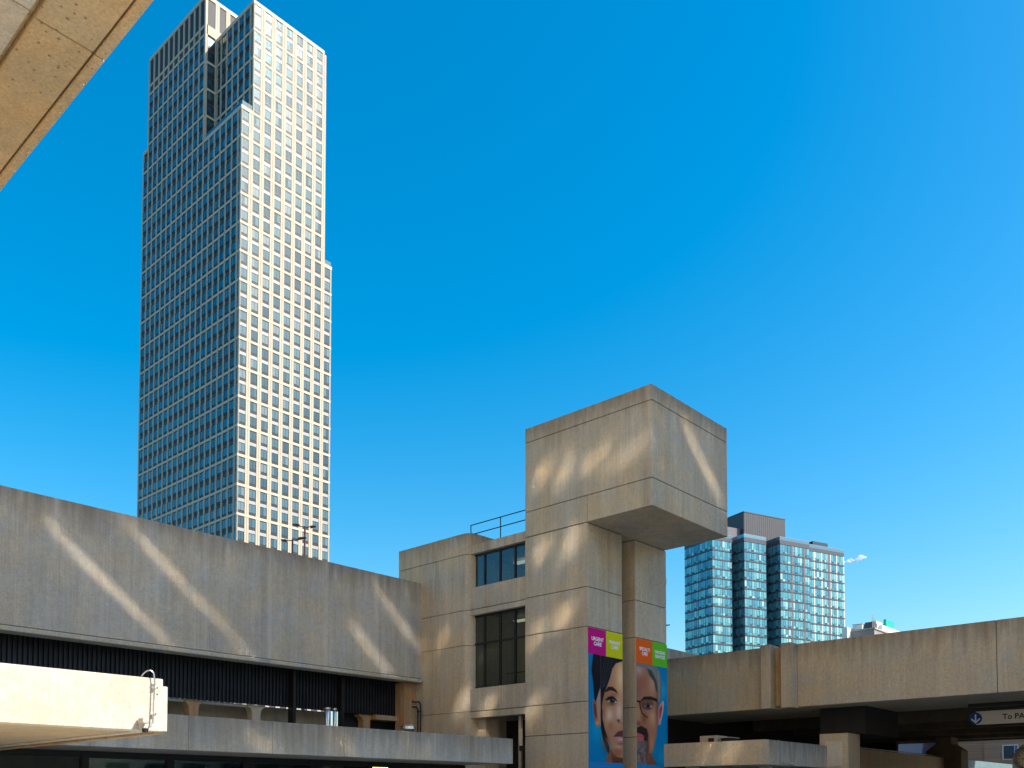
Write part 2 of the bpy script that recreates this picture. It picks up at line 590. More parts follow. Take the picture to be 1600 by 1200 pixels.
# roof railing
rl = empty('roof_railing', (26.3, 24.7, 12.05), 'thin black pipe railing on the roof of the stair building', 'railing')
rr = MB()
for z in (12.56, 12.95):
    MB().tube([(26.3, 26.23, z), (26.3, 22.9, z)], 0.022, 8).build('rail', M['black'], rl)
for y in (26.22, 24.55, 22.95):
    MB().tube([(26.3, y, 11.95), (26.3, y, 12.97)], 0.022, 8).build('post', M['black'], rl)

# ------------------------------------------------------------------ long building with blank upper wall
lb = empty('long_building', (10, 29, 0), 'long low building with a blank ribbed concrete upper wall and dark corrugated band', 'building')
xs = [26.02 - 0.0] + [23.72 - 2.52 * k for k in range(11)]
for a, b in zip(xs[1:], xs[:-1]):
    bx('concrete_panel', (a + 0.003, 28.93, 6.82), (b - 0.003, 29.4, 10.92), M['wall'], lb, 0.006)
bx('joint_filler', (xs[-1], 28.937, 6.85), (25.95, 29.3, 10.9), M['flange'], lb)
bx('roof_slab', (xs[-1], 29.3, 9.9), (26.0, 60, 10.2), M['conc'], lb)
bx('flange', (xs[-1], 28.78, 6.62), (25.98, 29.38, 6.775), M['flange'], lb, 0.02)
bx('flange_gap', (xs[-1], 28.99, 6.76), (25.96, 29.3, 6.83), M['joint'], lb)
# corrugated steel band in sheets
nsheet = 9
x_a, x_b = -1.2, 25.9
sw = (x_b - x_a) / nsheet
for k in range(nsheet):
    c = MB()
    nr = int(sw / 0.145)
    pr = sw / nr
    x0 = x_a + k * sw
    prof = []
    for j in range(nr):
        xx = x0 + j * pr
        prof += [(xx, 29.94), (xx + pr * 0.42, 29.94), (xx + pr * 0.52, 29.86), (xx + pr * 0.9, 29.86)]
    prof.append((x0 + sw - 0.004, 29.94))
    for p, q in zip(prof[:-1], prof[1:]):
        c.quad([(p[0], p[1], 5.2), (q[0], q[1], 5.2), (q[0], q[1], 6.95), (p[0], p[1], 6.95)])
    c.build('corrugated_sheet', M['corr'], lb)
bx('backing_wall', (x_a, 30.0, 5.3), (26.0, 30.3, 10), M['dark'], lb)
# sill beam and haunched posts under the corrugated band
xp = [3.1, 5.6, 8.1, 10.65, 13.2, 16.19, 18.72, 23.95]
for k, x in enumerate(xp):
    h = 0.42
    w = 0.18
    P = [(x - w, 3.3), (x + w, 3.3), (x + w, 4.95), (x + w + 0.07, 5.07), (x + w + 0.2, 5.13), (x + w + 0.2, 5.2), (x - w - 0.2, 5.2), (x - w - 0.2, 5.13), (x - w - 0.07, 5.07), (x - w, 4.95)]
    MB().prism(P, 30.0, 30.35, 0, 'y').build('post', M['rustconc'] if k in (5, 7) else M['conc'], lb)
for a, b in zip([-1.2] + xp, xp + [23.9]):
    if b - a > 0.6 and b < 20.5:
        bx('sill_beam', (a + 0.38, 30.02, 5.1), (b - 0.38, 30.3, 5.19), M['flange'], lb)
bx('sill_beam', (24.2, 29.7, 5.0), (25.7, 30.3, 5.2), M['rustconc'], lb)
bx('back_wall', (-1.2, 31.2, 3.2), (23.0, 31.3, 5.3), M['conc'], lb)
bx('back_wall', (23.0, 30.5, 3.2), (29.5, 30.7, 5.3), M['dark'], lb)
bx('dark_post', (20.0, 29.5, 3.5), (20.12, 29.85, 6.6), M['black'], lb)
bx('dark_post', (22.35, 29.6, 3.5), (22.47, 29.85, 6.6), M['black'], lb)
bx('corner_pier', (25.35, 29.25, 3.3), (25.99, 29.85, 6.62), M['rustconc'], lb, 0.02)
# canopy ledge over the shop fronts
lx = [24.40, 21.9, 19.38, 16.86, 14.34, 11.82, 9.3, 6.78, 4.26, 1.74, -0.78, -3.3]
for a, b in zip(lx[1:], lx[:-1]):
    bx('ledge_panel', (a + 0.002, 22.15, 2.95), (b - 0.003, 22.45, 3.86), M['ledge'], lb, 0.012)
bx('ledge_slab', (-3.3, 22.43, 2.96), (24.36, 31.5, 3.25), M['flange'], lb)
bx('ledge_end', (24.05, 22.44, 3.0), (24.385, 27.0, 3.84), M['ledge'], lb, 0.012)
# shop front below
xpost = [2.9, 5.3, 7.75, 10.18, 12.56, 14.95, 17.35, 19.75, 22.1, 24.2]
for x in xpost:
    bx('shopfront_post', (x - 0.09, 24.5, 0), (x + 0.09, 24.7, 2.95), M['black'], lb)
bx('shopfront_head', (-3, 24.52, 2.78), (24.2, 24.68, 2.955), M['black'], lb)
bx('shopfront_rail', (-3, 24.54, 1.72), (24.2, 24.66, 1.95), M['black'], lb)
for a, b in zip(xpost[:-1], xpost[1:]):
    bx('pane', (a + 0.09, 24.59, 0.1), (b - 0.09, 24.60, 2.8), M['shop'], lb)
shop = plain('shop_interior_paint', (0.045, 0.042, 0.02), 0.8, 0, 0.7, 2.2)
bx('shop_back_wall', (-3, 27.6, 0), (16.0, 27.8, 2.95), shop, lb)
bx('shop_back_wall', (16.0, 28.0, 0), (25.9, 28.2, 2.95), M['dark'], lb)
bx('shop_floor', (-3, 24.7, 0.05), (24.3, 28.0, 0.1), M['roomfloor'], lb)
bx('light_tube', (21.3, 26.4, 2.80), (22.1, 26.5, 2.85), M['lamp'], lb)
bx('counter_unit', (14.9, 25.6, 0), (16.4, 26.3, 2.5), M['dark'], lb)

# drain pipes at the corner
for k, (dy, col) in enumerate(((0.0, 'nearer'), (0.17, 'farther'))):
    z = 5.72 - 0.20 * k + 0.1
    path = [(25.82, 29.30 + dy * 0.9, 6.62), (25.82, 29.30 + dy * 0.9, z + 0.12), (25.82, 29.22 + dy * 0.9, z), (25.80, 28.80 + dy, z - 0.03), (25.80, 28.72 + dy, z - 0.15), (25.80, 28.72 + dy, 3.25)]
    t = empty('drain_pipe', (25.8, 28.72 + dy, 3.25), 'kinked black drain pipe by the rusty pier, %s' % ('closer to the tower' if k == 0 else 'closer to the corrugated wall'), 'pipe', 'drain pipes at the rusty pier')
    MB().tube(path, 0.035, 8).build('pipe', M['black'], t, smooth=True)
    for zz in (5.35, 4.35):
        MB().tube([(25.80, 28.72 + dy, zz), (25.80, 28.72 + dy, zz + 0.06)], 0.055, 10).build('collar', M['black'], t)
# two bright steel flues and vent cap
for k, x in enumerate((20.13, 20.45)):
    t = empty('steel_flue', (x, 27.5, 3.25), 'bright steel flue pipe, %s of the pair behind the ledge' % ('wider one' if k == 0 else 'slimmer one'), 'flue', 'steel flues behind the ledge')
    MB().tube([(x, 27.5, 3.25), (x, 27.5, 5.02)], 0.11 if k == 0 else 0.07, 14).build('pipe', M['steel'], t, smooth=True)
    MB().tube([(x, 27.5, 4.98), (x, 27.5, 5.04)], 0.125 if k == 0 else 0.085, 14).build('rim', M['steel'], t)
t = empty('roof_vent', (23.2, 26.5, 3.25), 'round galvanised vent cap sitting on the ledge roof near the corner', 'vent')
MB().tube([(23.2, 26.5, 3.25), (23.2, 26.5, 4.36)], 0.2, 18).build('drum', M['steel'], t, smooth=True)
MB().tube([(23.2, 26.5, 4.36), (23.2, 26.5, 4.47), (23.2, 26.5, 4.55)], [0.32, 0.31, 0.16], 18).build('cap', M['steel'], t)

# ------------------------------------------------------------------ sunlit canopy
cn = empty('entrance_canopy', (6.74, 13.3, 2.7), 'flat pale concrete canopy lit by full sun', 'canopy')
bx('fascia', (-6, 13.32, 2.72), (6.68, 13.6, 3.53), M['canopy'], cn, 0.01)
bx('end_fascia', (6.45, 13.325, 2.725), (6.76, 22.1, 3.42), M['canopy'], cn, 0.01)
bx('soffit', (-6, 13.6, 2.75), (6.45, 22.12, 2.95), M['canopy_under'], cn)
bx('drip_edge', (6.60, 13.45, 2.690), (6.75, 22.1, 2.722), M['rustconc'], cn)
bx('post', (-1.2, 16.0, 0), (-0.8, 16.4, 2.76), M['canopy'], cn)
bx('post', (5.9, 21.0, 0), (6.2, 21.3, 2.76), M['canopy'], cn)
cd = empty('conduit', (6.55, 13.3, 2.72), 'thin metal conduit with a hooked top running down the sunlit canopy edge', 'conduit')
hk = [(6.36, 13.40, 3.53), (6.37, 13.33, 3.585), (6.40, 13.29, 3.625), (6.45, 13.27, 3.64), (6.50, 13.265, 3.60), (6.515, 13.265, 3.5), (6.51, 13.27, 3.2), (6.50, 13.27, 2.86), (6.48, 13.26, 2.79), (6.42, 13.25, 2.76)]
MB().tube(hk, 0.011, 8).build('tube', M['steel'], cd, smooth=True)
for z in (3.42, 3.35, 2.95):
    bx('clip', (6.49, 13.27, z), (6.54, 13.318, z + 0.02), M['steel'], cd)
fx = empty('floodlight', (6.35, 13.25, 2.72), 'small pale floodlight box clamped to the lower edge of the sunlit canopy', 'floodlight')
bx('housing', (6.28, 13.14, 2.82), (6.38, 13.30, 2.90), M['canopy'], fx, 0.01)
bx('bracket', (6.30, 13.24, 2.74), (6.36, 13.318, 2.82), M['canopy'], fx)
MB().tube([(6.36, 13.22, 2.69), (6.36, 13.22, 2.75)], 0.045, 12).build('lamp_head', M['black'], fx)
for k, (x, z) in enumerate(((6.58, 3.38), (6.58, 3.28), (6.56, 2.98))):
    bx('bolt', (x, 13.31, z), (x + 0.015, 13.33, z + 0.015), M['black'], cn)

# ------------------------------------------------------------------ overhead deck
od = empty('overhead_deck', (-2, 12, 0), 'concrete deck overhead with grooved pitted soffit, cutting the upper sky corner', 'deck')
yj = [-14.2, -8.3, -2.35, 3.55, 9.46, 15.36, 21.27, 27.2, 33.1, 39.0]
for a, b in zip(yj[:-1], yj[1:]):
    bx('edge_strip', (3.885, a + 0.008, 9.49), (3.995, b - 0.008, 9.75), M['soffit'], od, 0.012)
    bx('soffit_panel', (3.29, a + 0.008, 9.5), (3.868, b - 0.008, 9.75), M['soffit'], od, 0.014)
    bx('soffit_panel', (0.6, a + 0.008, 9.545), (3.25, b - 0.008, 9.75), M['canopy'], od, 0.014)
bx('deck_slab', (-9, -14.2, 9.6), (3.98, 39.0, 10.9), M['soffit'], od)
for y in (-10, 20):
    bx('column', (-6.5, y, 0), (-5.7, y + 0.8, 9.6), M['canopy'], od)

# ------------------------------------------------------------------ elevated roadway
rd = empty('elevated_roadway', (36, 14, 0), 'elevated concrete roadway with deep parapet and dark underside', 'bridge')
bx('parapet_panel', (35.72, 17.92, 5.5), (36.1, 24.2, 8.12), M['ramp'], rd, 0.015)
bx('pilaster', (35.28, 17.5, 5.46), (36.1, 17.93, 8.15), M['ramp'], rd, 0.015)
bx('joint_filler', (35.8, 17.0, 5.6), (36.0, 17.5, 8.05), M['rustconc'], rd)
bx('pilaster', (35.28, 16.57, 5.45), (36.1, 17.03, 8.14), M['ramp'], rd, 0.015)
bx('parapet_panel', (35.83, 9.02, 5.5), (36.1, 16.565, 8.13), M['ramp'], rd, 0.015)
bx('parapet_panel', (35.83, 0.5, 5.5), (36.1, 9.0, 8.13), M['ramp'], rd, 0.015)
bx('parapet_panel', (35.83, -14, 5.5), (36.1, 0.48, 8.13), M['ramp'], rd, 0.015)
bx('edge_beam', (36.1, -14, 5.5), (40.9, 24, 6.6), M['ramp'], rd)
bx('deck_slab', (40.9, -14, 6.35), (64.5, 24.0, 6.9), M['shadeconc'], rd)
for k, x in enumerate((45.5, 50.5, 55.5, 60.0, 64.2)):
    bx('longitudinal_beam', (x, -14, 5.35 if k < 4 else 5.45), (x + 0.5, 24.0, 6.36), M['shadeconc'], rd)
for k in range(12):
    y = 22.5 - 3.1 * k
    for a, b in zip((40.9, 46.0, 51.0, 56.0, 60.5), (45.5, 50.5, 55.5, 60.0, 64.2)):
        bx('cross_beam', (a, y, 5.85), (b, y + 0.35, 6.36), M['shadeconc'], rd)
# column under the edge
bx('column', (36.4, 14.7, 0), (37.65, 15.9, 4.36), M['ramp'], rd, 0.02)
bx('column_panel', (36.375, 14.95, 3.0), (36.4, 15.65, 4.05), M['canopy'], rd, 0.01)
bx('column_cap', (37.2, 14.3, 4.362), (41.0, 16.2, 5.5), M['dark'], rd)  # near-black colour paints in the shade above the column
bx('column', (35.5, 0.2, 0), (36.55, 1.1, 5.5), M['ramp'], rd, 0.02)
# chamfered pier under the middle of the deck
pr = MB()
P = [(-1.0, 0), (1.0, 0), (1.0, 4.55), (0.45, 4.95), (0.45, 5.36), (-0.45, 5.36), (-0.45, 4.95), (-1.0, 4.55)]
pr.prism([(17.5 + a, b) for a, b in P], 57.6, 58.9, 0, 'x')
pr.build('pier', M['shadeconc'], rd)
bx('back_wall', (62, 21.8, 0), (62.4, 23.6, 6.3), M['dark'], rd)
bx('back_wall', (36.2, 23.6, 0), (62.4, 23.8, 6.3), M['dark'], rd)  # near-black walls paint in the dark void below the deck

rw = empty('retaining_wall', (58, 17.5, 0), 'low concrete wall running back beneath the elevated roadway', 'wall')
bx('wall_panel', (44.85, 17.48, 0), (60.0, 17.9, 4.15), M['ramp'], rw, 0.01)
bx('wall_panel', (60.02, 17.48, 0), (73.0, 17.9, 4.15), plain('teal_grey_panel', (0.16, 0.24, 0.25), 0.6), rw, 0.01)
MB().tube([(44.9, 17.6, 4.22), (60, 17.6, 4.22)], 0.03, 8).build('cap_rail', M['steel'], rw)

gw = empty('rear_parapet', (42, 23.9, 0), 'plain grey concrete parapet wall rising behind the elevated roadway', 'wall')
bx('wall_panel', (37.0, 24.3, 6.9), (60, 24.6, 9.1), M['ledge'], gw, 0.01)
bx('wall_base', (37.02, 24.32, 0), (59.9, 24.58, 6.9), M['ledge'], gw)

# ------------------------------------------------------------------ low canopy in front of the roadway
rc = empty('street_canopy', (31, 15.6, 0), 'low boxy concrete canopy with a cornered fascia under the elevated roadway', 'canopy')
bx('fascia', (30.94, 15.56, 2.95), (31.2, 19.95, 3.87), M['ramp'], rc, 0.012)
bx('fascia', (31.2, 15.56, 2.95), (32.02, 15.85, 3.87), M['ledge'], rc, 0.012)
bx('fascia', (32.04, 15.57, 2.95), (39.5, 15.85, 3.87), M['ledge'], rc, 0.012)
bx('roof_slab', (31.2, 15.85, 3.0), (39.5, 19.95, 3.4), M['flange'], rc)
bx('column', (34, 17, 0), (34.4, 17.4, 3.0), M['ramp'], rc)
bx('column', (32.0, 19.2, 0), (32.4, 19.6, 3.0), M['ramp'], rc)
ac = empty('rooftop_unit', (32.4, 18.6, 3.4), 'small tan equipment box on the roof of the low canopy', 'equipment')
bx('housing', (32.1, 18.2, 3.4), (32.9, 19.0, 4.2), M['ramp'], ac, 0.02)
bx('grille', (32.08, 18.35, 3.9), (32.1, 18.6, 4.1), M['dark'], ac)
ac2 = empty('rooftop_cabinet', (32.4, 17.85, 3.4), 'low dark cabinet next to the tan box on the canopy roof', 'equipment')
bx('housing', (32.1, 17.65, 3.4), (32.8, 18.05, 4.08), M['dark'], ac2, 0.02)
bx('lid', (32.07, 17.62, 4.083), (32.83, 18.08, 4.11), M['ramp'], ac2)
sec = empty('security_camera', (32.07, 15.5, 3.05), 'white security camera bracketed to the low canopy corner', 'camera')
bx('mount', (32.05, 15.48, 2.98), (32.12, 15.56, 3.12), M['spandrel'], sec)
MB().tube([(32.12, 15.45, 3.06), (32.3, 15.38, 3.02)], 0.02, 8).build('arm', M['spandrel'], sec)
MB().tube([(32.25, 15.36, 3.04), (32.62, 15.3, 2.99)], 0.06, 12).build('body', M['spandrel'], sec)
cb = MB().tube([(32.03, 15.55, 3.1), (32.03, 15.55, 3.9)], 0.009, 6).build('cable', M['spandrel'])
tag(cb, 'thin pale cable dropping down the low canopy fascia to the camera', 'cable')


# ------------------------------------------------------------------ writing
def text_mesh(s, size, bold=0.0, align='CENTER'):
    cu = bpy.data.curves.new('text', 'FONT')
    cu.body = s
    cu.size = size
    cu.align_x = align
    cu.align_y = 'CENTER'
    cu.offset = bold
    cu.space_line = 0.95
    o = bpy.data.objects.new('text', cu)
    C.objects.link(o)
    dg = bpy.context.evaluated_depsgraph_get()
    me = bpy.data.meshes.new_from_object(o.evaluated_get(dg))
    bpy.data.objects.remove(o)
    return me


def flatcol(name, c, rough=0.5):
    return plain(name, c, max(rough, 0.7), 0, 0.04, 2.0, 0.08)


# direction sign below the roadway (faces -X, reads along -Y)
sg = empty('direction_sign', (39.45, 9.6, 4.65), 'white hanging direction sign with blue arrow disc and black lettering', 'sign')
signw = flatcol('sign_white', (0.62, 0.58, 0.50))
bx('plate', (39.45, 6.9, 4.645), (39.52, 10.72, 5.18), signw, sg, 0.006)
blue = flatcol('sign_blue', (0.02, 0.09, 0.30))
d = MB()
d.prism([(10.73 + 0.235 * math.cos(t), 4.905 + 0.235 * math.sin(t)) for t in [2 * math.pi * k / 28 for k in range(28)]], 39.425, 39.447, 0, 'x')
d.build('arrow_disc', blue, sg)
a = MB()
for P in ([(10.705, 5.06), (10.755, 5.06), (10.755, 4.80), (10.705, 4.80)],
          [(10.73, 4.70), (10.90, 4.87), (10.87, 4.91), (10.73, 4.77)],
          [(10.73, 4.70), (10.56, 4.87), (10.59, 4.91), (10.73, 4.77)]):
    a.prism(P, 39.417, 39.424, 0, 'x')
a.build('arrow', flatcol('sign_arrow_white', (0.8, 0.8, 0.78)), sg)
me = text_mesh('To PATH', 0.30, 0.006, 'LEFT')
me.materials.append(M['black'])
ltr = link('lettering', me)
ltr.parent = sg
ltr.matrix_parent_inverse = wm(sg).inverted()
ltr.matrix_basis = Matrix(((0, 0, -1, 39.446), (-1, 0, 0, 9.76), (0, 1, 0, 4.91), (0, 0, 0, 1)))
for y in (10.2, 7.5):
    bx('hanger', (39.47, y, 5.18), (39.5, y + 0.03, 6.4), M['black'], sg)
bx('hanger_beam', (39.40, 6.5, 5.35), (39.49, 11.0, 5.5), M['black'], sg)

# street clock
ck = empty('street_clock', (44.7, 10.28, 0), 'round cream street clock with a domed cap on a dark post', 'clock')
cq = Matrix.Translation((44.7, 10.25, 3.43)) @ Matrix.Rotation(R(42.3), 4, 'Z')   # faces the viewer side
cream = flatcol('clock_face_cream', (0.72, 0.60, 0.44))
dr = MB()
loc = MB().tube([(-0.14, 0, 0), (0.14, 0, 0)], 0.36, 28)
dr.add(loc, cq).build('drum', cream, ck)
dr = MB()
for x in (-0.16, 0.16):
    loc = MB().tube([(x, 0.37 * math.cos(t), 0.37 * math.sin(t)) for t in [2 * math.pi * k / 28 for k in range(29)]], 0.03, 8, 0, False)
    dr.add(loc, cq)
dr.build('rim', M['spandrel'], ck)
hd = MB()
hd.add(MB().box((-0.155, -0.012, -0.04), (-0.147, 0.012, 0.24)), cq)
hd.add(MB().box((-0.157, -0.04, -0.016), (-0.150, 0.17, 0.016)), cq)
hd.build('hands', M['black'], ck)
tk = MB()
for k in range(12):
    t = k * math.pi / 6
    mm = cq @ Matrix.Rotation(t, 4, 'X')
    tk.add(MB().box((-0.152, -0.014, 0.25), (-0.145, 0.014, 0.32)), mm)
tk.build('hour_marks', M['black'], ck)
cp = MB().tube([(44.7, 10.25, 3.74), (44.7, 10.25, 3.80), (44.7, 10.25, 3.92), (44.7, 10.25, 4.0), (44.7, 10.25, 4.06)], [0.34, 0.33, 0.17, 0.1, 0.02], 20)
cp.build('cap', M['spandrel'], ck)
MB().tube([(44.7, 10.25, 0), (44.7, 10.25, 0.4), (44.7, 10.25, 0.5), (44.7, 10.25, 3.1)], [0.2, 0.2, 0.08, 0.07], 12).build('post', M['black'], ck)

# ------------------------------------------------------------------ banners on the pillars
def lin(c):
    c = np.asarray(c, float) / 255.0
    return np.where(c <= 0.04045, c / 12.92, ((c + 0.055) / 1.055) ** 2.4)


class Paint:
    """flat print, drawn as soft-edged colour areas on a fine sheet; coordinates follow the sheet's own layout grid"""
    def __init__(s, x0, x1, t0, t1, b0, b1, nu=84, nv=250):
        s.x0, s.x1, s.t, s.b = x0, x1, (t0, t1), (b0, b1)
        s.nu, s.nv = nu, nv
        U, V = np.meshgrid(np.linspace(0, 1, nu), np.linspace(0, 1, nv))
        s.X = x0 + (x1 - x0) * U
        top = t0 + (t1 - t0) * U
        bot = b0 + (b1 - b0) * U
        s.Y = top + (bot - top) * V
        s.img = np.zeros((nv, nu, 3))

    def sd(s, P):
        """signed distance to a polygon (negative inside)"""
        P = np.asarray(P, float)
        d = np.full(s.X.shape, 1e9)
        ins = np.zeros(s.X.shape, bool)
        n = len(P)
        for i in range(n):
            a, b = P[i], P[(i + 1) % n]
            e = b - a
            w0, w1 = s.X - a[0], s.Y - a[1]
            t = np.clip((w0 * e[0] + w1 * e[1]) / max(e @ e, 1e-9), 0, 1)
            d = np.minimum(d, np.hypot(w0 - e[0] * t, w1 - e[1] * t))
            c = (a[1] > s.Y) != (b[1] > s.Y)
            with np.errstate(divide='ignore', invalid='ignore'):
                xi = a[0] + (s.Y - a[1]) * (e[0] / (e[1] if e[1] else 1e-9))
            ins ^= c & (s.X < xi)
        return np.where(ins, -d, d)

    def fill(s, P, col, soft=5.0, al=1.0):
        m = np.clip(0.5 - s.sd(P) / (2 * soft), 0, 1)
        m = (m * m * (3 - 2 * m) * al)[..., None]
        s.img = s.img * (1 - m) + np.array(col, float) * m

    def blob(s, x, y, rx, ry, col, al=1.0):
        m = (np.exp(-(((s.X - x) / rx) ** 2 + ((s.Y - y) / ry) ** 2)) * al)[..., None]
        s.img = s.img * (1 - m) + np.array(col, float) * m

    def line(s, P, w, col, al=1.0):
        for a, b in zip(P[:-1], P[1:]):
            a, b = np.array(a, float), np.array(b, float)
            e = b - a
            w0, w1 = s.X - a[0], s.Y - a[1]
            t = np.clip((w0 * e[0] + w1 * e[1]) / (e @ e), 0, 1)
            d = np.hypot(w0 - e[0] * t, w1 - e[1] * t)
            m = (np.clip(1.2 - d / w, 0, 1) * al)[..., None]
            s.img = s.img * (1 - m) + np.array(col, float) * m

    def sheet(s, name, xa, xb, za, zb, y, mat, parent):
        nu, nv = s.nu, s.nv
        xs_ = np.linspace(xa, xb, nu); zs_ = np.linspace(zb, za, nv)
        XX, ZZ = np.meshgrid(xs_, zs_)
        v = np.stack([XX.ravel(), np.full(XX.size, y), ZZ.ravel()], 1)
        idx = np.arange(nu * nv).reshape(nv, nu)
        f = np.stack([idx[:-1, :-1].ravel(), idx[1:, :-1].ravel(), idx[1:, 1:].ravel(), idx[:-1, 1:].ravel()], 1)
        me = bpy.data.meshes.new(name)
        me.from_pydata(v.tolist(), [], f.tolist())
        ca = me.color_attributes.new('print', 'FLOAT_COLOR', 'POINT')
        c = np.ones((nu * nv, 4)); c[:, :3] = lin(np.clip(s.img, 0, 255)).reshape(-1, 3)
        ca.data.foreach_set('color', c.ravel())
        me.materials.append(mat)
        return link(name, me, parent)


def print_mat():
    m, nt, p = newmat('printed_vinyl')
    at = nd(nt, 'ShaderNodeAttribute')
    at.attribute_name = 'print'
    nt.links.new(at.outputs['Color'], p.inputs['Base Color'])
    p.inputs['Roughness'].default_value = 0.7
    p.inputs['Specular IOR Level'].default_value = 0.08
    return m


PM = print_mat()
TEAL = (0, 128, 186)
# woman's half portrait
w = Paint(113, 487, 0, 68, 1145, 1165)
w.img[:] = TEAL
w.blob(200, 820, 70, 120, (20, 160, 205), 0.7)
w.blob(130, 200, 60, 300, (0, 110, 165), 0.6)
w.fill([(155, 498), (178, 498), (205, 540), (240, 700), (238, 760), (215, 775), (190, 755), (165, 650)], (150, 95, 65))
w.blob(205, 735, 22, 38, (235, 150, 95), 0.9)
w.fill([(168, 540), (185, 540), (200, 660), (190, 690), (178, 640)], (95, 55, 40), 6)
w.fill([(290, 1160), (330, 1000), (400, 1020), (490, 1060), (490, 1170)], (140, 92, 66), 8)
w.fill([(350, 1040), (420, 1090), (490, 1095), (490, 1175), (370, 1165)], (95, 58, 44), 16)
w.fill([(195, 500), (235, 380), (250, 380), (250, 760), (232, 770), (205, 660)], (185, 140, 120), 6)
SK = (186, 132, 98)
w.fill([(490, 60), (400, 100), (340, 200), (285, 420), (250, 560), (250, 660), (268, 770), (300, 860), (345, 960), (372, 1050), (420, 1095), (490, 1110)], SK, 6)
w.blob(465, 260, 60, 190, (246, 204, 150), 0.9)
w.blob(300, 480, 40, 120, (150, 100, 74), 0.6)
w.blob(335, 660, 48, 85, (236, 202, 180), 0.75)
w.blob(445, 620, 40, 110, (238, 205, 182), 0.8)
w.blob(300, 860, 45, 110, (176, 118, 84), 0.8)
w.blob(350, 770, 26, 50, (160, 100, 66), 0.7)
w.blob(420, 1050, 70, 50, (150, 98, 74), 0.85)
w.blob(440, 985, 45, 28, (222, 180, 152), 0.6)
w.blob(275, 620, 22, 80, (165, 110, 82), 0.7)
# hair
w.fill([(165, -10), (245, -10), (247, 330), (215, 430), (190, 515), (172, 470), (160, 300), (143, 180)], (32, 26, 30), 5)
w.fill([(244, -10), (490, 10), (490, 85), (410, 110), (370, 165), (345, 260), (312, 350), (285, 410), (268, 480), (258, 560), (252, 640), (243, 640), (240, 400)], (30, 27, 31), 5)
w.fill([(248, 560), (262, 600), (262, 690), (285, 800), (318, 900), (335, 1000), (330, 1060), (310, 1040), (265, 910), (244, 800), (240, 640)], (34, 27, 28), 4)
for k in range(5):
    w.line([(300 + 22 * k, 20 + 12 * k), (262 + 20 * k, 190), (256 + 8 * k, 360)], 3.5, (78, 82, 95), 0.6)
w.line([(245, 0), (245, 720)], 2.5, (120, 118, 122), 0.6)
w.line([(305, 900), (330, 960), (350, 1010)], 5, (200, 205, 205), 0.7)
# brow, eye, nose, mouth
w.fill([(284, 408), (325, 356), (372, 356), (415, 392), (432, 430), (388, 402), (345, 394), (298, 414)], (52, 30, 25), 6)
w.blob(385, 440, 45, 26, (150, 98, 70), 0.7)
w.fill([(285, 500), (325, 462), (370, 456), (410, 486), (428, 520), (400, 505), (365, 486), (320, 498)], (40, 26, 24), 6)
w.fill([(322, 508), (355, 482), (395, 492), (422, 522), (385, 534), (345, 528)], (232, 224, 220), 4)
for _ in range(3):
    w.blob(369, 502, 24, 28, (22, 14, 12), 1.0)
w.blob(345, 540, 60, 22, (150, 98, 74), 0.6)
w.blob(376, 492, 5, 6, (250, 250, 250), 0.9)
w.line([(330, 535), (370, 545), (420, 528)], 5, (120, 76, 58), 0.6)
w.blob(438, 716, 16, 13, (70, 36, 28), 0.95)
w.line([(422, 700), (440, 735), (487, 745)], 7, (150, 95, 72), 0.7)
w.fill([(376, 884), (425, 834), (460, 820), (490, 818), (490, 888), (430, 882)], (112, 58, 58), 5)
w.fill([(380, 884), (430, 882), (490, 886), (490, 956), (450, 952), (412, 926)], (190, 128, 128), 6)
w.blob(458, 912, 30, 14, (226, 190, 188), 0.7)
w.blob(300, 960, 40, 90, (120, 74, 54), 0.6)
w.line([(384, 882), (435, 878), (490, 884)], 4, (70, 36, 36), 0.9)
w.blob(465, 962, 40, 14, (128, 82, 64), 0.7)
# man's half portrait
mn = Paint(625, 950, 100, 160, 1172, 1180)
mn.img[:] = TEAL
mn.blob(905, 400, 40, 110, (40, 170, 215), 0.75)
mn.blob(900, 1090, 60, 90, (40, 165, 210), 0.7)
mn.fill([(625, 1180), (740, 1040), (770, 1060), (830, 1170), (830, 1180)], (128, 78, 54), 8)
mn.fill([(845, 600), (868, 545), (900, 503), (911, 530), (900, 620), (880, 700), (868, 752), (850, 765)], (214, 150, 140), 5)
mn.fill([(864, 590), (888, 545), (892, 590), (872, 680), (862, 690)], (150, 62, 64), 5)
mn.line([(900, 508), (909, 535), (895, 640), (868, 750)], 4, (240, 214, 210), 0.8)
mn.fill([(620, 90), (700, 100), (800, 180), (845, 300), (852, 430), (850, 640), (838, 800), (826, 890), (800, 980), (770, 1060), (740, 1140), (710, 1180), (620, 1185)], (168, 116, 88), 5)
mn.blob(680, 300, 60, 110, (164, 98, 80), 0.85)
mn.blob(640, 420, 30, 130, (150, 92, 76), 0.6)
mn.blob(790, 330, 40, 110, (206, 160, 132), 0.7)
mn.blob(645, 180, 50, 60, (190, 160, 165), 0.8)
mn.blob(790, 680, 38, 90, (212, 160, 124), 0.85)
mn.blob(640, 650, 26, 110, (190, 138, 108), 0.8)
mn.blob(700, 690, 26, 60, (120, 70, 50), 0.7)
mn.blob(780, 960, 26, 90, (196, 132, 88), 0.9)
mn.blob(840, 560, 18, 180, (120, 78, 60), 0.7)
mn.fill([(620, 85), (740, 92), (835, 140), (878, 230), (890, 330), (888, 440), (866, 520), (850, 470), (842, 360), (822, 300), (778, 262), (740, 215), (715, 160), (620, 135)], (120, 122, 118), 7)
mn.fill([(735, 165), (790, 190), (838, 290), (846, 420), (828, 400), (806, 300), (760, 240)], (70, 74, 66), 8)
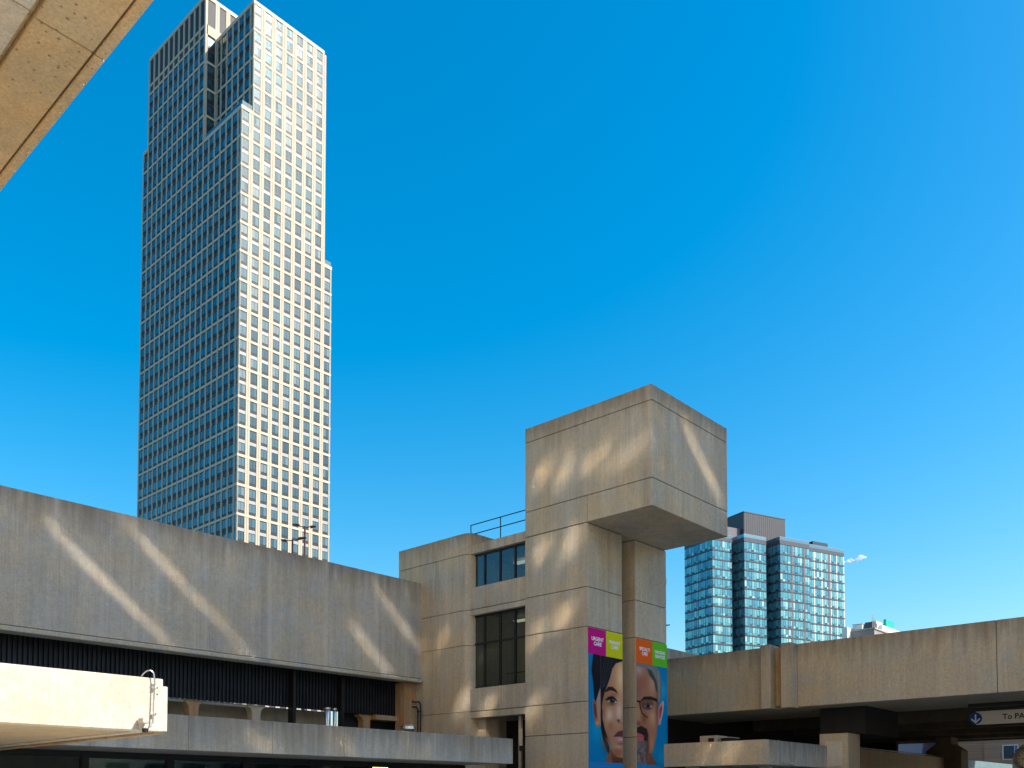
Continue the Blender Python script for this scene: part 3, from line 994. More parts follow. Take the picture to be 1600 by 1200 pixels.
for k in range(6):
    mn.line([(690 + 18 * k, 112 + 6 * k), (770 + 14 * k, 170 + 14 * k), (825 + 8 * k, 270 + 22 * k)], 3, (176, 178, 176) if k % 2 else (80, 96, 74), 0.6)
mn.line([(858, 190), (862, 520)], 4, (190, 178, 190), 0.7)
mn.line([(740, 150), (740, 1170)], 2.5, (150, 110, 90), 0.4)
mn.fill([(664, 505), (700, 462), (770, 458), (835, 482), (845, 520), (780, 486), (715, 492)], (42, 34, 32), 5)
mn.fill([(660, 520), (720, 488), (800, 505), (800, 560), (770, 600), (720, 600), (680, 570)], (100, 70, 58), 10, 0.75)
mn.fill([(700, 560), (735, 540), (775, 550), (790, 570), (740, 582)], (196, 190, 194), 4)
mn.blob(742, 560, 22, 22, (22, 18, 20), 1.0)
mn.blob(742, 560, 18, 18, (22, 18, 20), 1.0)
mn.blob(690, 560, 24, 40, (92, 56, 44), 0.6)
mn.line([(655, 520), (700, 486), (780, 492), (838, 506)], 6, (24, 22, 24), 0.9)
mn.line([(628, 512), (655, 520), (662, 580), (680, 640), (735, 682)], 7, (24, 22, 24), 0.95)
mn.line([(628, 508), (660, 512)], 7, (18, 16, 18), 1.0)
mn.blob(640, 745, 26, 26, (120, 62, 44), 0.7)
mn.fill([(625, 790), (670, 770), (728, 800), (742, 860), (738, 960), (700, 940), (690, 870), (625, 840)], (50, 36, 34), 9)
mn.fill([(625, 858), (660, 852), (702, 878), (690, 920), (650, 935), (625, 930)], (190, 92, 98), 5)
mn.line([(625, 880), (700, 882)], 3, (120, 50, 54), 0.8)
mn.fill([(620, 945), (690, 925), (742, 930), (744, 1060), (735, 1150), (690, 1180), (620, 1185)], (112, 98, 94), 9)
rs = np.random.RandomState(3)
for k in range(150):
    mn.blob(625 + rs.rand() * 112, 950 + rs.rand() * 215, 6, 12, (168, 158, 156) if rs.rand() > .5 else (74, 60, 57), 0.3)
mn.blob(735, 1000, 16, 120, (88, 60, 50), 0.7)
mn.fill([(740, 1060), (775, 1050), (760, 1120), (742, 1150)], (140, 84, 56), 6)

YF = 19.952
def banner(name, label, x0, xm, x1, ztop, cols, words, paint):
    b = empty(name, ((x0 + x1) / 2, YF, 2.2), label, 'banner', 'advertising banners on the pillars')
    zb = 6.95
    for k, (a, c) in enumerate(((x0, xm), (xm, x1))):
        blk = bx('title_block', (a + (0.012 if k else 0), YF - 0.006, zb), (c - (0 if k else 0.0), YF + 0.012, ztop), flatcol('title_ink_%s_%d' % (name, k), cols[k], 0.4), b)
        me = text_mesh(words[k], 0.185, 0.006)
        ww = max(v.co.x for v in me.vertices) - min(v.co.x for v in me.vertices)
        sx = min(1.0, (c - a) * 0.68 / ww)
        for v in me.vertices:
            v.co.x *= sx
        me.materials.append(TXT)
        lt = link('lettering', me)
        lt.parent = blk
        lt.matrix_parent_inverse = wm(blk).inverted()
        lt.matrix_basis = Matrix.Translation(((a + c) / 2 + 0.02, YF - 0.0085, (zb + ztop) / 2 + 0.0)) @ Matrix.Rotation(R(90), 4, 'X')
    paint.sheet('portrait_print', x0, x1, 3.02, zb, YF - 0.004, PM, b)
    bx('lower_strip', (x0, YF - 0.006, 2.2), (x1, YF + 0.010, 3.018), flatcol('strip_blue_%s' % name, (0.02, 0.22, 0.55)), b)
    bx('backing', (x0 + 0.004, YF, 2.21), (x1 - 0.004, YF + 0.016, ztop - 0.005), flatcol('backing_%s' % name, (0.3, 0.3, 0.3)), b)
    return b


TXT = flatcol('lettering_white', (0.85, 0.85, 0.85))
banner('banner', 'tall banner with a woman face half under magenta and yellow title blocks', 26.02, 27.09, 28.14, 7.90,
       [(0.55, 0.005, 0.22), (0.62, 0.62, 0.005)], ['URGENT\nCARE', 'PRIMARY\nCARE'], w)
banner('banner', 'tall banner with a bearded man face half under orange and green title blocks', 29.06, 30.16, 31.22, 7.90,
       [(0.80, 0.12, 0.005), (0.12, 0.52, 0.015)], ['SPECIALTY\nCARE', 'IMAGING\nSERVICES'], mn)

# ------------------------------------------------------------------ cream skyscraper
TX, TY = 95.4, 160.9
ss = empty('skyscraper', (TX, TY, 0), 'very tall cream gridded skyscraper with stepped corners', 'skyscraper')


def loc_build(mb, name, mat, parent, bevel=0.0):
    if not isinstance(mat, (list, tuple)):
        mat = [mat]
    return link(name, mb.mesh(name, mat, bevel), parent, loc=(0, 0, 0))


FL = 5.967 / 2
ZB0 = 58.4 - 5.967 * 2          # lowest band built in detail
BT = 0.52
cor = MB()
I = 0.14
VOL = [(20.0, 22.45, 0, 43, 0, 118.0), (0, 20.0, 0, 14.9, 0, 141.9), (2.6, 20.0, 0, 14.9, 141.9, 165.6), (0, 20.0, 14.9, 40.6, 0, 174.3), (0, 20.0, 40.6, 42.9, 0, 152.8), (20.0, 20.7, 3.0, 40, 118, 146.6)]
for a in VOL:
    top = a[5]
    cor.box((a[0] + (I if a[0] != 20.0 else 0.0), a[2] + (I if a[2] in (0, 14.9, 3.0) else 0), a[4]), (a[1] - (0.1 if a[1] != 20.0 else -0.05), a[3], top))
loc_build(cor, 'core_wall', M['core'], ss)
# roofs / parapets
for (x0, x1, y0, y1, z) in ((20.0, 22.5, -0.05, 43, 118.0), (-0.06, 2.6, -0.06, 14.95, 141.9), (2.5, 20.1, -0.06, 14.95, 165.6), (-0.06, 20.1, 14.85, 40.65, 174.3), (-0.06, 20, 40.6, 42.95, 152.8), (20, 20.75, 2.9, 40, 146.6)):
    loc_build(MB().box((x0, y0, z - 0.35), (x1, y1, z + 0.45)), 'parapet', M['creamband'], ss)
loc_build(MB().box((0.15, -0.02, 142.35), (2.4, 0.0, 143.3)), 'glass_rail', M['towerglass'], ss)
loc_build(MB().box((0.15, 0.0, 142.35), (0.17, 14.4, 143.3)), 'glass_rail', M['towerglass'], ss)
loc_build(MB().box((20.3, 0.05, 118.45), (22.3, 0.07, 119.4)), 'glass_rail', M['towerglass'], ss)

PW = 2.557


def window_mb(wd, h, gr):
    fm, gl = MB(), MB()
    t, dpt = 0.085, 0.10
    fm.box((-wd / 2, -dpt, 0), (-wd / 2 + t, 0, h))
    fm.box((wd / 2 - t, -dpt, 0), (wd / 2, 0, h))
    fm.box((-wd / 2 + t, -dpt, h - t), (wd / 2 - t, 0, h))
    fm.box((-wd / 2 + t, -dpt + .01, gr), (wd / 2 - t, 0, gr + 0.07))
    fm.box((-0.03, -dpt + .03, gr), (0.03, 0, h - t))
    fm.box((-wd / 2 + t, -dpt + 0.03, 0), (wd / 2 - t, 0, gr), 1)
    for k in range(3):
        z = gr * (k + 0.5) / 3
        fm.box((-wd / 2 + t, -dpt, z - 0.025), (wd / 2 - t, -dpt + 0.03, z + 0.025), 0)
    gl.box((-wd / 2 + t, -0.05, gr + 0.07), (-0.03, -0.04, h - t))
    gl.box((0.03, -0.05, gr + 0.07), (wd / 2 - t, -0.04, h - t))
    return fm, gl


WMATS = [M['frame'], M['grille']]
wfm, wgl = window_mb(1.60, 2.32, 0.55)
wfm_me = wfm.mesh('window', WMATS)
wgl_me = wgl.mesh('pane', [M['towerglass']])
lfm, lgl = window_mb(1.72, 2.32, 0.50)

bands = [ZB0 + 5.967 * k for k in range(40)]
rest_f, rest_g = MB(), MB()
n_obj = 0
right_cols = [(0.95 + PW * k) for k in range(9)]


def col_top(k):
    return 141.9 if k == 0 else (118.0 if k == 8 else 165.6)


spots = []
for k, cx in enumerate(right_cols):
    for zb in bands:
        for dz in (BT / 2 + 0.04, BT / 2 + 0.04 + 3.02):
            z = zb + dz
            if z + 2.4 < col_top(k):
                spots.append((cx, z))
spots.sort(key=lambda s: s[1])
vis = [s for s in spots if s[1] > 52]
big = set(vis[:300])
for s in spots:
    if s in big:
        o = link('window', wfm_me, ss, loc=(s[0], I - 0.02, s[1]))
        p = link('pane', wgl_me, o, loc=(0, 0, 0))
    else:
        T = Matrix.Translation((s[0], I - 0.02, s[1]))
        rest_f.add(wfm, T)
        rest_g.add(wgl, T)
# left face windows and inner faces
RL = Matrix.Rotation(R(-90), 4, 'Z')
ly = [2.45 + 2.31 * k for k in range(18)]


def ltop(k):
    return 141.9 if k < 6 else (168.3 if k < 17 else 152.8)


for k, y in enumerate(ly):
    for zb in bands:
        for dz in (BT / 2 + 0.04, BT / 2 + 0.04 + 3.02):
            z = zb + dz
            if z + 2.4 < ltop(k):
                T = Matrix.Translation((I - 0.02, y, z)) @ RL
                rest_f.add(lfm, T); rest_g.add(lgl, T)
            if k < 6 and 141.9 < z and z + 2.4 < 165.6:
                T = Matrix.Translation((2.6 + I - 0.02, y, z)) @ RL
                rest_f.add(lfm, T); rest_g.add(lgl, T)
for zb in bands:          # face of the rear block seen in the notch
    for dz in (BT / 2 + 0.04, BT / 2 + 0.04 + 3.02):
        z = zb + dz
        if 142 < z < 165.9:
            T = Matrix.Translation((1.4, 14.9 + I - 0.02, z))
            rest_f.add(wfm, T); rest_g.add(wgl, T)
tag(loc_build(rest_f, 'window_frames', WMATS, ss), kind='stuff')
tag(loc_build(rest_g, 'window_panes', M['towerglass'], ss), kind='stuff')
# corner glass on the left face
cg = MB()
for zb in bands:
    if zb < 141:
        for dz in (BT / 2 + 0.04, BT / 2 + 0.04 + 3.02):
            cg.box((0.05, 0.14, zb + dz), (0.3, 1.0, zb + dz + 2.3))
loc_build(cg, 'corner_glazing', M['towerglass'], ss)


def pier(face, c, wd, z0, z1, off=0.0):
    m = MB()
    for sgn in (-1, 1):
        a, b = sorted((c + sgn * 0.03, c + sgn * wd / 2))
        if face == 'r':
            m.box((a, off - 0.02, z0), (b, off + 0.5, z1))
        else:
            m.box((off - 0.02, a, z0), (off + 0.5, b, z1))
    return loc_build(m, 'pier', M['cream'], ss)


for k in range(8):
    pier('r', right_cols[k] + PW / 2, PW - 1.60, 0, min(165.3, 118.0 if k == 7 and False else (141.6 if k == 0 else 165.3)))
pier('r', 22.25, 0.35, 0, 117.7)
pier('r', 0.14, 0.22, 0, 141.6)
pier('r', 2.72, 0.24, 141.9, 165.3)
for k in range(19):
    c = 2.45 - 2.31 / 2 + 2.31 * k
    pier('l', c, 2.31 - 1.70, 0, 141.6 if k <= 5 else (174.0 if k <= 17 else 152.5))
    if k <= 6:
        pier('l', min(c, 14.5), 2.31 - 1.70 if k < 6 else 0.5, 141.9, 165.3, 2.6)
# rear block front face above the front block and in the notch
for k in range(8):
    pier('r', 0.2 + PW * k, PW - 1.60 if k else 0.5, 142.0 if k < 2 else 165.9, 174.0, 14.9)
for zb in bands:
    if zb < 165.4:
        xr = 22.44 if zb < 117.8 else 20.0
        x0 = 0.0 if zb < 141.7 else 2.58
        loc_build(MB().box((x0 - 0.06, -0.05, zb - BT / 2), (xr + 0.04, 0.40, zb + BT / 2)), 'floor_band', M['creamband'], ss)
    y1 = 42.9 if zb < 152.7 else 40.6
    if zb < 168:
        y0 = 0.401 if zb < 141.7 else 14.88
        loc_build(MB().box((-0.06, y0, zb - BT / 2), (0.40, y1 + 0.04, zb + BT / 2)), 'floor_band', M['creamband'], ss)
    if 142 < zb < 165.5:
        loc_build(MB().box((2.53, 0.401, zb - BT / 2), (3.0, 14.84, zb + BT / 2)), 'floor_band', M['creamband'], ss)
        loc_build(MB().box((0.401, 14.83, zb - BT / 2), (2.7, 15.3, zb + BT / 2)), 'floor_band', M['creamband'], ss)
    zs = zb + BT / 2 + 2.36 + 0.02
    if zs < 165:
        x0 = 0.1 if zs < 141.5 else 2.7
        xr = 22.3 if zs < 117.5 else 20.0
        loc_build(MB().box((x0, 0.05, zs), (xr, 0.43, zs + 0.66)), 'spandrel', M['spandrel'], ss)
    if zs < 168:
        loc_build(MB().box((0.1, 0.44 if zs < 141.5 else 15.0, zs), (0.43, y1 - 0.1, zs + 0.66)), 'spandrel', M['grille'], ss)  # shaded face: shade put into a darker spandrel colour
# louvres at the crown of the rear block
for k, y in enumerate(ly[6:17]):
    m = MB()
    m.box((0.18, y - 0.68, 168.2), (0.5, y + 0.68, 173.9))
    for q in range(14):
        m.box((0.10, y - 0.68, 168.3 + 0.4 * q), (0.18, y + 0.68, 168.45 + 0.4 * q))
    loc_build(m, 'louvre', M['louver'], ss)
for k in range(8):
    x = 0.2 + PW * (k + 0.5)
    m = MB()
    m.box((x - 0.78, 14.9 + 0.18, 168.2), (x + 0.78, 15.4, 173.9))
    for q in range(14):
        m.box((x - 0.78, 14.98, 168.3 + 0.4 * q), (x + 0.78, 15.08, 168.45 + 0.4 * q))
    loc_build(m, 'louvre', M['louver'], ss)
loc_build(MB().box((0.3, 14.85, 166.0), (20.0, 15.3, 168.1)), 'spandrel', M['cream'], ss)
loc_build(MB().box((-0.03, 14.95, 167.6), (0.4, 40.6, 168.15)), 'floor_band', M['creamband'], ss)

# ------------------------------------------------------------------ blue glass apartment tower
M['gtglass'] = coated_glass('apartment_pane', [(0, (0.07, 0.30, 0.33)), (0.16, (0.035, 0.19, 0.26)), (0.34, (0.13, 0.38, 0.38)), (0.5, (0.05, 0.24, 0.30)), (0.64, (0.20, 0.44, 0.42)), (0.78, (0.08, 0.31, 0.34)), (0.94, (0.34, 0.54, 0.49))], 0.46, 0.06, 0.03)
M['brightglass'] = coated_glass('apartment_pane_brightened', [(0, (0.10, 0.34, 0.37)), (0.3, (0.06, 0.25, 0.30)), (0.55, (0.18, 0.44, 0.44)), (0.8, (0.08, 0.30, 0.34))], 0.1, 0.1, 0.03)  # paler, less metallic copy of the pane glass that brightens the shaded returns
M['gtdark'] = plain('blue_black_spandrel', (0.03, 0.055, 0.075), 0.35)
M['gtslab'] = plain('slate_slab_edge', (0.075, 0.075, 0.09), 0.5)
M['gtgrey'] = plain('grey_metal_cladding', (0.075, 0.075, 0.08), 0.5, 0.2, 0.08)
M['white'] = plain('white_render', (0.78, 0.77, 0.74), 0.7)
M['railglass'] = coated_glass('balustrade_pane', [(0, (0.10, 0.20, 0.24)), (0.5, (0.14, 0.26, 0.30))], 0.7, 0.08)
M['mauve'] = plain('mauve_grey_panel', (0.17, 0.145, 0.16), 0.5)
GTO = Vector((255.16, 145.95, 0))
gt = empty('glass_tower', GTO, 'blue green glass apartment tower with stepped bays and a grey rooftop box', 'building', rz=R(-19.9))


def gl(mb, name, mat, parent=gt, bevel=0.0):
    return link(name, mb.mesh(name, mat if isinstance(mat, (list, tuple)) else [mat], bevel), parent, loc=(0, 0, 0))


ZT = 84.5
cc = MB()
cc.box((0.25, 0.25, 0), (8.2, 13.7, ZT))
cc.box((8.0, 4.5, 0), (11.5, 13.7, ZT))
cc.box((10.85, -2.75, 0), (20.0, 13.7, ZT))
cc.box((20.0, 0.5, 0), (23.6, 13.7, ZT))
cc.box((23.35, -5.75, 0), (36.2, 13.7, ZT))
cc.box((36.2, -4.25, 0), (53.8, 12, ZT))
gl(cc, 'core_wall', M['gtdark'])
for xx, ya, yb in ((8.22, 0.3, 4.4), (20.03, -2.7, 0.4)):
    sg2 = MB()
    for q in range(14):
        sg2.box((xx, ya, 84.0 - 3.02 * q - 2.5), (xx + 0.03, yb, 84.0 - 3.02 * q))
    gl(sg2, 'slot_reflector', M['gtglass'])  # unseen panels added so the bay returns reflect teal
faces = [  # origin, direction along, normal, length, groups, panes, piers
    ((0, 13.7), (0, -1), 13.7, 4, 3, None),
    ((0, 0), (1, 0), 8.26, 2, 4, None),
    ((10.6, 2.4), (0, -1), 5.4, 2, 3, None),
    ((10.6, -3.0), (1, 0), 9.4, 3, 3, None),
    ((23.1, 0.4), (0, -1), 6.4, 2, 3, None),
    ((23.1, -6.0), (1, 0), 13.1, 4, 3, None),
    ((36.3, -4.5), (1, 0), 17.5, 5, 3, 'white'),
]
lines = [81.07 - 3.02 * k for k in range(14)]
low_f, low_g = MB(), MB()
for fi, (o0, dr_, L, ng, npn, prs) in enumerate(faces):
    gwid = L / ng
    pw = gwid - (0.55 if prs else 0.12)
    ang = math.atan2(dr_[1], dr_[0])
    variants = []
    for vv in range(3):
        fm, gm = MB(), MB()
        hh = 2.55
        rnd = random.Random(fi * 10 + vv)
        ws = [rnd.uniform(0.7, 1.3) for _ in range(npn)]
        tot = sum(ws)
        x = -pw / 2
        fm.box((-pw / 2, -0.06, 0), (pw / 2, 0.0, 0.06)); fm.box((-pw / 2, -0.06, hh - 0.06), (pw / 2, 0, hh))
        hole = rnd.randrange(npn)
        for q in range(npn):
            wq = ws[q] / tot * pw
            fm.box((x - 0.03, -0.07, 0.061), (x + 0.03, 0, hh - 0.061))
            if q == hole:
                fm.box((x + 0.031, -0.05, 0.061), (x + wq - 0.031, 0.0, 0.55), 1)
                gm.box((x + 0.03, -0.035, 0.56), (x + wq - 0.03, -0.025, hh - 0.06))
            else:
                gm.box((x + 0.03, -0.035, 0.06), (x + wq - 0.03, -0.025, 0.75))
                gm.box((x + 0.03, -0.035, 0.80), (x + wq - 0.03, -0.025, hh - 0.06))
            x += wq
        fm.box((pw / 2 - 0.03, -0.07, 0.061), (pw / 2 + 0.03, 0, hh - 0.061))
        variants.append((fm.mesh('window', [M['gtslab'], M['gtdark']]), gm.mesh('pane', [M['brightglass'] if fi in (2, 4) else M['gtglass']])))
    for li, z in enumerate([ZT] + lines):
        sb_ = MB()
        sb_.box((0, -0.16, z - 0.22), (L, 0.26, z + 0.2))
        sbm = MB(); sbm.add(sb_, Matrix.Translation((o0[0], o0[1], 0)) @ Matrix.Rotation(ang, 4, 'Z'))
        gl(sbm, 'slab_edge', M['gtslab'])
    for li, z in enumerate(lines):
        for gi in range(ng):
            mid = (gi + 0.5) * gwid
            px, py = o0[0] + dr_[0] * mid, o0[1] + dr_[1] * mid
            v = variants[random.randrange(3)]
            wo = link('window', v[0], gt, loc=(px, py, z + 0.21), rot=(0, 0, ang))
            if li == 0:
                wo.scale = (1, 1, 1.18)
            link('pane', v[1], wo, loc=(0, 0, 0))
    if prs:
        for gi in range(ng + 1):
            mid = min(max(gi * gwid, 0.25), L - 0.2)
            x = o0[0] + mid
            wd = 0.5 if gi == 3 else 0.22
            gl(MB().box((x - wd, o0[1] - 0.10, 0), (x + wd, o0[1] + 0.3, ZT - 0.3)), 'pier', M['mauve'] if gi == 3 else M['white'])
        gl(MB().box((o0[0] + 3 * gwid + 0.55, o0[1] - 0.09, 0), (o0[0] + 3 * gwid + 0.8, o0[1] + 0.3, ZT - 0.3)), 'pier', M['white'])
# grey strips in the third bay
for x in (28.0, 33.4):
    gl(MB().box((x, -6.12, 0), (x + 0.7, -5.7, ZT - 0.3)), 'mauve_strip', M['mauve'])
# roof fascia and glass balustrades
def roofline(x0, y0, x1, y1, zt=85.7):
    gl(MB().box((x0 - 0.1, y0 - 0.1, ZT + 0.19), (x1, y1, zt)), 'roof_fascia', M['gtslab'])
    gl(MB().box((x0 - 0.05, y0 - 0.05, zt), (x1 - 0.1, y0 - 0.02, zt + 1.05)), 'balustrade', M['railglass'])
    gl(MB().box((x0 - 0.05, y0 - 0.019, zt), (x0 - 0.02, y1, zt + 1.05)), 'balustrade', M['railglass'])
    gl(MB().box((x0 - 0.07, y0 - 0.07, zt + 1.05), (x1 - 0.1, y0, zt + 1.13)), 'top_rail', M['spandrel'])
roofline(0, 0, 8.26, 13.7, 85.4)
roofline(10.6, -3, 20.0, 13.0)
roofline(23.1, -6, 36.2, 12.5)
roofline(36.3, -4.5, 53.9, 12, 85.5)
pb = MB()
pb.box((16.1, 3.0, 85.0), (34.4, 12.5, 96.3))
gl(pb, 'rooftop_box', M['gtgrey'])
for k in range(20):
    x = 16.3 + k * 0.93
    gl(MB().box((x, 2.95, 85.8), (x + 0.05, 3.0, 96.2)), 'cladding_seam', M['gtslab'])
gl(MB().box((16.0, 2.9, 96.3), (34.5, 12.6, 96.6)), 'roof_cap', M['gtslab'])
gl(MB().box((6.5, 4.5, 85.3), (16.0, 12.5, 91.0)), 'plant_screen', M['mauve'])
gl(MB().box((34.5, 3.5, 85.3), (45.5, 11.5, 90.0)), 'plant_screen', M['gtgrey'])
gl(MB().box((42.0, -2.0, 85.4), (49.0, 5.0, 88.8)), 'stair_head', M['gtdark'])

# ------------------------------------------------------------------ pale roofed building far right
wb = empty('rooftop_building', (180.5, 67.3, 0), 'stone building with white rooftop sheds and a teal unit beyond the roadway', 'building')
stone = plain('grey_stone_wall', (0.30, 0.27, 0.23), 0.85, 0, 0.2, 0.3)
def wq(a, b, mat, name):
    # local frame : x along world +X, y along +Y from the near corner
    return bx(name, (180.5 + a[0], 67.3 + a[1], a[2]), (180.5 + b[0], 67.3 + b[1], b[2]), mat, wb)
wq((0, 0, 0), (22, 4.6, 35.2), stone, 'wall')
wq((-0.2, -0.2, 35.2), (22.2, 4.8, 35.5), M['flange'], 'cornice')
wq((0.5, 2.6, 35.5), (4, 4.5, 36.6), M['white'], 'roof_shed')
wq((0.4, 2.5, 36.6), (4.1, 4.6, 36.72), M['flange'], 'shed_roof')
wq((1.5, 0.9, 35.5), (4.0, 2.4, 37.0), M['gtgrey'], 'plant_room')
wq((3.6, 1.0, 35.5), (8.0, 2.0, 37.5), M['white'], 'roof_shed')
wq((5.0, 0.3, 35.5), (17, 1.0, 36.8), M['white'], 'parapet_shed')
teal = plain('teal_painted_steel', (0.0, 0.42, 0.33), 0.5)
wq((7.5, 0.4, 36.8), (12.0, 0.9, 38.3), teal, 'cooling_unit')
wq((-2.0, 4.62, 0), (1.5, 5.6, 35.9), M['white'], 'rear_wing')
for k in range(3):
    wq((1.0 + 0.9 * k, 0.7, 35.5), (1.08 + 0.9 * k, 0.78, 38.3 - 0.4 * k), M['flange'], 'mast')
for k in range(10):
    for q in range(4):
        wq((1.2 + 2.1 * k, -0.06, 8 + 6.5 * q), (2.4 + 2.1 * k, 0.1, 10.3 + 6.5 * q), M['gtdark'], 'window')

# buildings glimpsed below the roadway
pb_ = empty('pale_building', (110, 34, 0), 'pale rendered building glimpsed low between the roadway and its wall', 'building')
bx('wall', (97.3, 31.3, 0), (120, 50, 12), plain('pale_grey_render', (0.48, 0.46, 0.47), 0.8, 0, 0.15, 0.5), pb_)
bx('roof_edge', (97.1, 31.1, 12), (120.2, 50.2, 12.4), M['flange'], pb_)
for k in range(5):
    bx('window', (97.24, 33 + 3 * k, 4.2), (97.35, 34.4 + 3 * k, 6.4), M['gtdark'], pb_)
nb = empty('navy_building', (75, 30, 0), 'dark navy fronted building glimpsed at the back of the underpass', 'building')
bx('wall', (74, 26.0, 0), (90, 34, 9), plain('navy_cladding', (0.02, 0.035, 0.07), 0.4), nb)
MB().box((73.93, 31.0, 0), (74.0, 31.12, 9)).build('downpipe', M['spandrel'], nb)
bb = empty('brick_building', (88, 23, 0), 'brown brick building with a white framed window below the roadway edge', 'building')


def brick_mat():
    m, nt, p = newmat('brown_brick')
    geo = nd(nt, 'ShaderNodeNewGeometry')
    mp = nd(nt, 'ShaderNodeMapping')
    mp.inputs['Rotation'].default_value = (R(90), 0, 0)
    nt.links.new(geo.outputs['Position'], mp.inputs[0])
    b = nd(nt, 'ShaderNodeTexBrick')
    b.inputs['Color1'].default_value = (0.33, 0.20, 0.12, 1)
    b.inputs['Color2'].default_value = (0.42, 0.27, 0.17, 1)
    b.inputs['Mortar'].default_value = (0.45, 0.40, 0.33, 1)
    b.inputs['Scale'].default_value = 2.2
    b.inputs['Mortar Size'].default_value = 0.02
    nt.links.new(mp.outputs[0], b.inputs['Vector'])
    nt.links.new(b.outputs[0], p.inputs['Base Color'])
    p.inputs['Roughness'].default_value = 0.9
    return m


BK = brick_mat()
bx('wall', (84.5, 17.9, 0), (104, 22.4, 14), BK, bb)
bx('wall_return', (84.6, 22.4, 0), (90, 25.6, 14), BK, bb)
wn_ = bx('window', (84.42, 19.75, 4.95), (84.55, 20.95, 6.2), M['white'], bb)
bx('pane', (84.40, 20.05, 5.02), (84.43, 20.85, 6.12), M['gtdark'], wn_)
bx('pane', (84.40, 19.80, 5.02), (84.43, 20.0, 6.12), plain('blue_blind', (0.05, 0.2, 0.35), 0.5), wn_)
cbd = empty('charcoal_building', (90, 12, 0), 'charcoal building beside the brown brick one behind the clock', 'building')
bx('wall', (84.3, 6, 0), (100, 17.8, 13), plain('charcoal_render', (0.055, 0.05, 0.055), 0.7), cbd)
bx('sill_course', (84.2, 6, 5.0), (84.3, 17.75, 5.12), M['spandrel'], cbd)
bx('shop_sign_band', (84.15, 6, 3.4), (84.3, 17.75, 4.4), plain('navy_band', (0.01, 0.03, 0.10), 0.4), cbd)


# ------------------------------------------------------------------ lamp posts
def lamp_post(loc, h, heads, label, pm_=M['black']):
    t = empty('street_lamp', loc, label, 'street lamp', 'lamp posts beyond the walls')
    x, y, z = loc
    MB().tube([(x, y, 0), (x, y, h)], [0.08, 0.05], 10).build('pole', pm_, t)
    for (dx, dy, dz, ln) in heads:
        dv = Vector((dx, dy, 0)).normalized()
        a = Vector((x, y, h - 0.05))
        MB().tube([a, a + dv * 0.35 + Vector((0, 0, dz * 0.5))], 0.025, 8).build('arm', M['black'], t)
        c = a + dv * (0.3 + ln / 2) + Vector((0, 0, dz))
        m = MB()
        m.add(MB().prism([(-ln / 2, -0.045), (ln / 2, -0.02), (ln / 2, 0.015), (-ln * 0.2, 0.05), (-ln / 2, 0.04)], -0.11, 0.11, 0, 'y'),
              Matrix.Translation(c) @ Matrix.Rotation(math.atan2(dv.y, dv.x), 4, 'Z') @ Matrix.Rotation(R(-8), 4, 'Y'))
        m.build('lamp_head', M['black'], t)
    return t


rx = (0.673, -0.74)
lamp_post((27.33, 40.53, 0), 15.35, [(rx[0], rx[1], 0.12, 0.42), (-rx[0], -rx[1], 0.0, 0.30)], 'twin armed black street lamp rising just behind the ribbed wall top')
lamp_post((28.9, 41.69, 0), 16.65, [(rx[0], rx[1], 0.02, 0.30), (-rx[0], -rx[1], 0.12, 0.36)], 'taller reddish street lamp standing next to the twin armed one', plain('red_brown_steel', (0.10, 0.03, 0.025), 0.6))
lamp_post((50.3, 33.3, 0), 13.1, [(rx[0], rx[1], 0.03, 0.9)], 'street lamp whose head pokes out behind the right pillar')

# ------------------------------------------------------------------ small cloud
cl = MB()
rnd = random.Random(5)
for k in range(26):
    t = k / 25
    c = Vector((2447, 990, 650)) + Vector((36, -40, 12)) * t * 1.0 + Vector((rnd.uniform(-6, 6), rnd.uniform(-6, 6), rnd.uniform(-3.5, 3.5) + (4 if t > 0.7 else 0)))
    r = rnd.uniform(3.0, 6.5) * (0.6 + 0.6 * t)
    k0 = len(cl.v)
    n1, n2 = 8, 5
    ring = []
    for j in range(1, n2):
        th = math.pi * j / n2
        ring.append([len(cl.v) + i for i in range(n1)])
        for i in range(n1):
            q = 2 * math.pi * i / n1
            cl.v.append((c.x + r * 1.3 * math.sin(th) * math.cos(q), c.y + r * 1.3 * math.sin(th) * math.sin(q), c.z + r * 0.7 * math.cos(th)))
    tp = len(cl.v); cl.v.append((c.x, c.y, c.z + r * 0.7)); bt = len(cl.v); cl.v.append((c.x, c.y, c.z - r * 0.7))
    for i in range(n1):
        i2 = (i + 1) % n1
        cl.f.append((tp, ring[0][i], ring[0][i2])); cl.m.append(0)
        cl.f.append((bt, ring[-1][i2], ring[-1][i])); cl.m.append(0)
        for j in range(len(ring) - 1):
            cl.f.append((ring[j][i], ring[j + 1][i], ring[j + 1][i2], ring[j][i2])); cl.m.append(0)
m, nt, p = newmat('cloud_vapour')
nt.nodes.remove(p)
pv = nd(nt, 'ShaderNodeVolumePrincipled')
pv.inputs['Color'].default_value = (1, 1, 1, 1)
geo = nd(nt, 'ShaderNodeNewGeometry')
dn = ramp(nt, noise(nt, geo.outputs['Position'], 0.12, 4, 0.65), 0.40, 0.60, 0.0, 0.30)
nt.links.new(dn, pv.inputs['Density'])
nt.links.new(pv.outputs[0], nt.nodes['Material Output'].inputs['Volume'])
tag(cl.build('cloud', m), 'small wispy white cloud beside the glass tower', 'cloud')

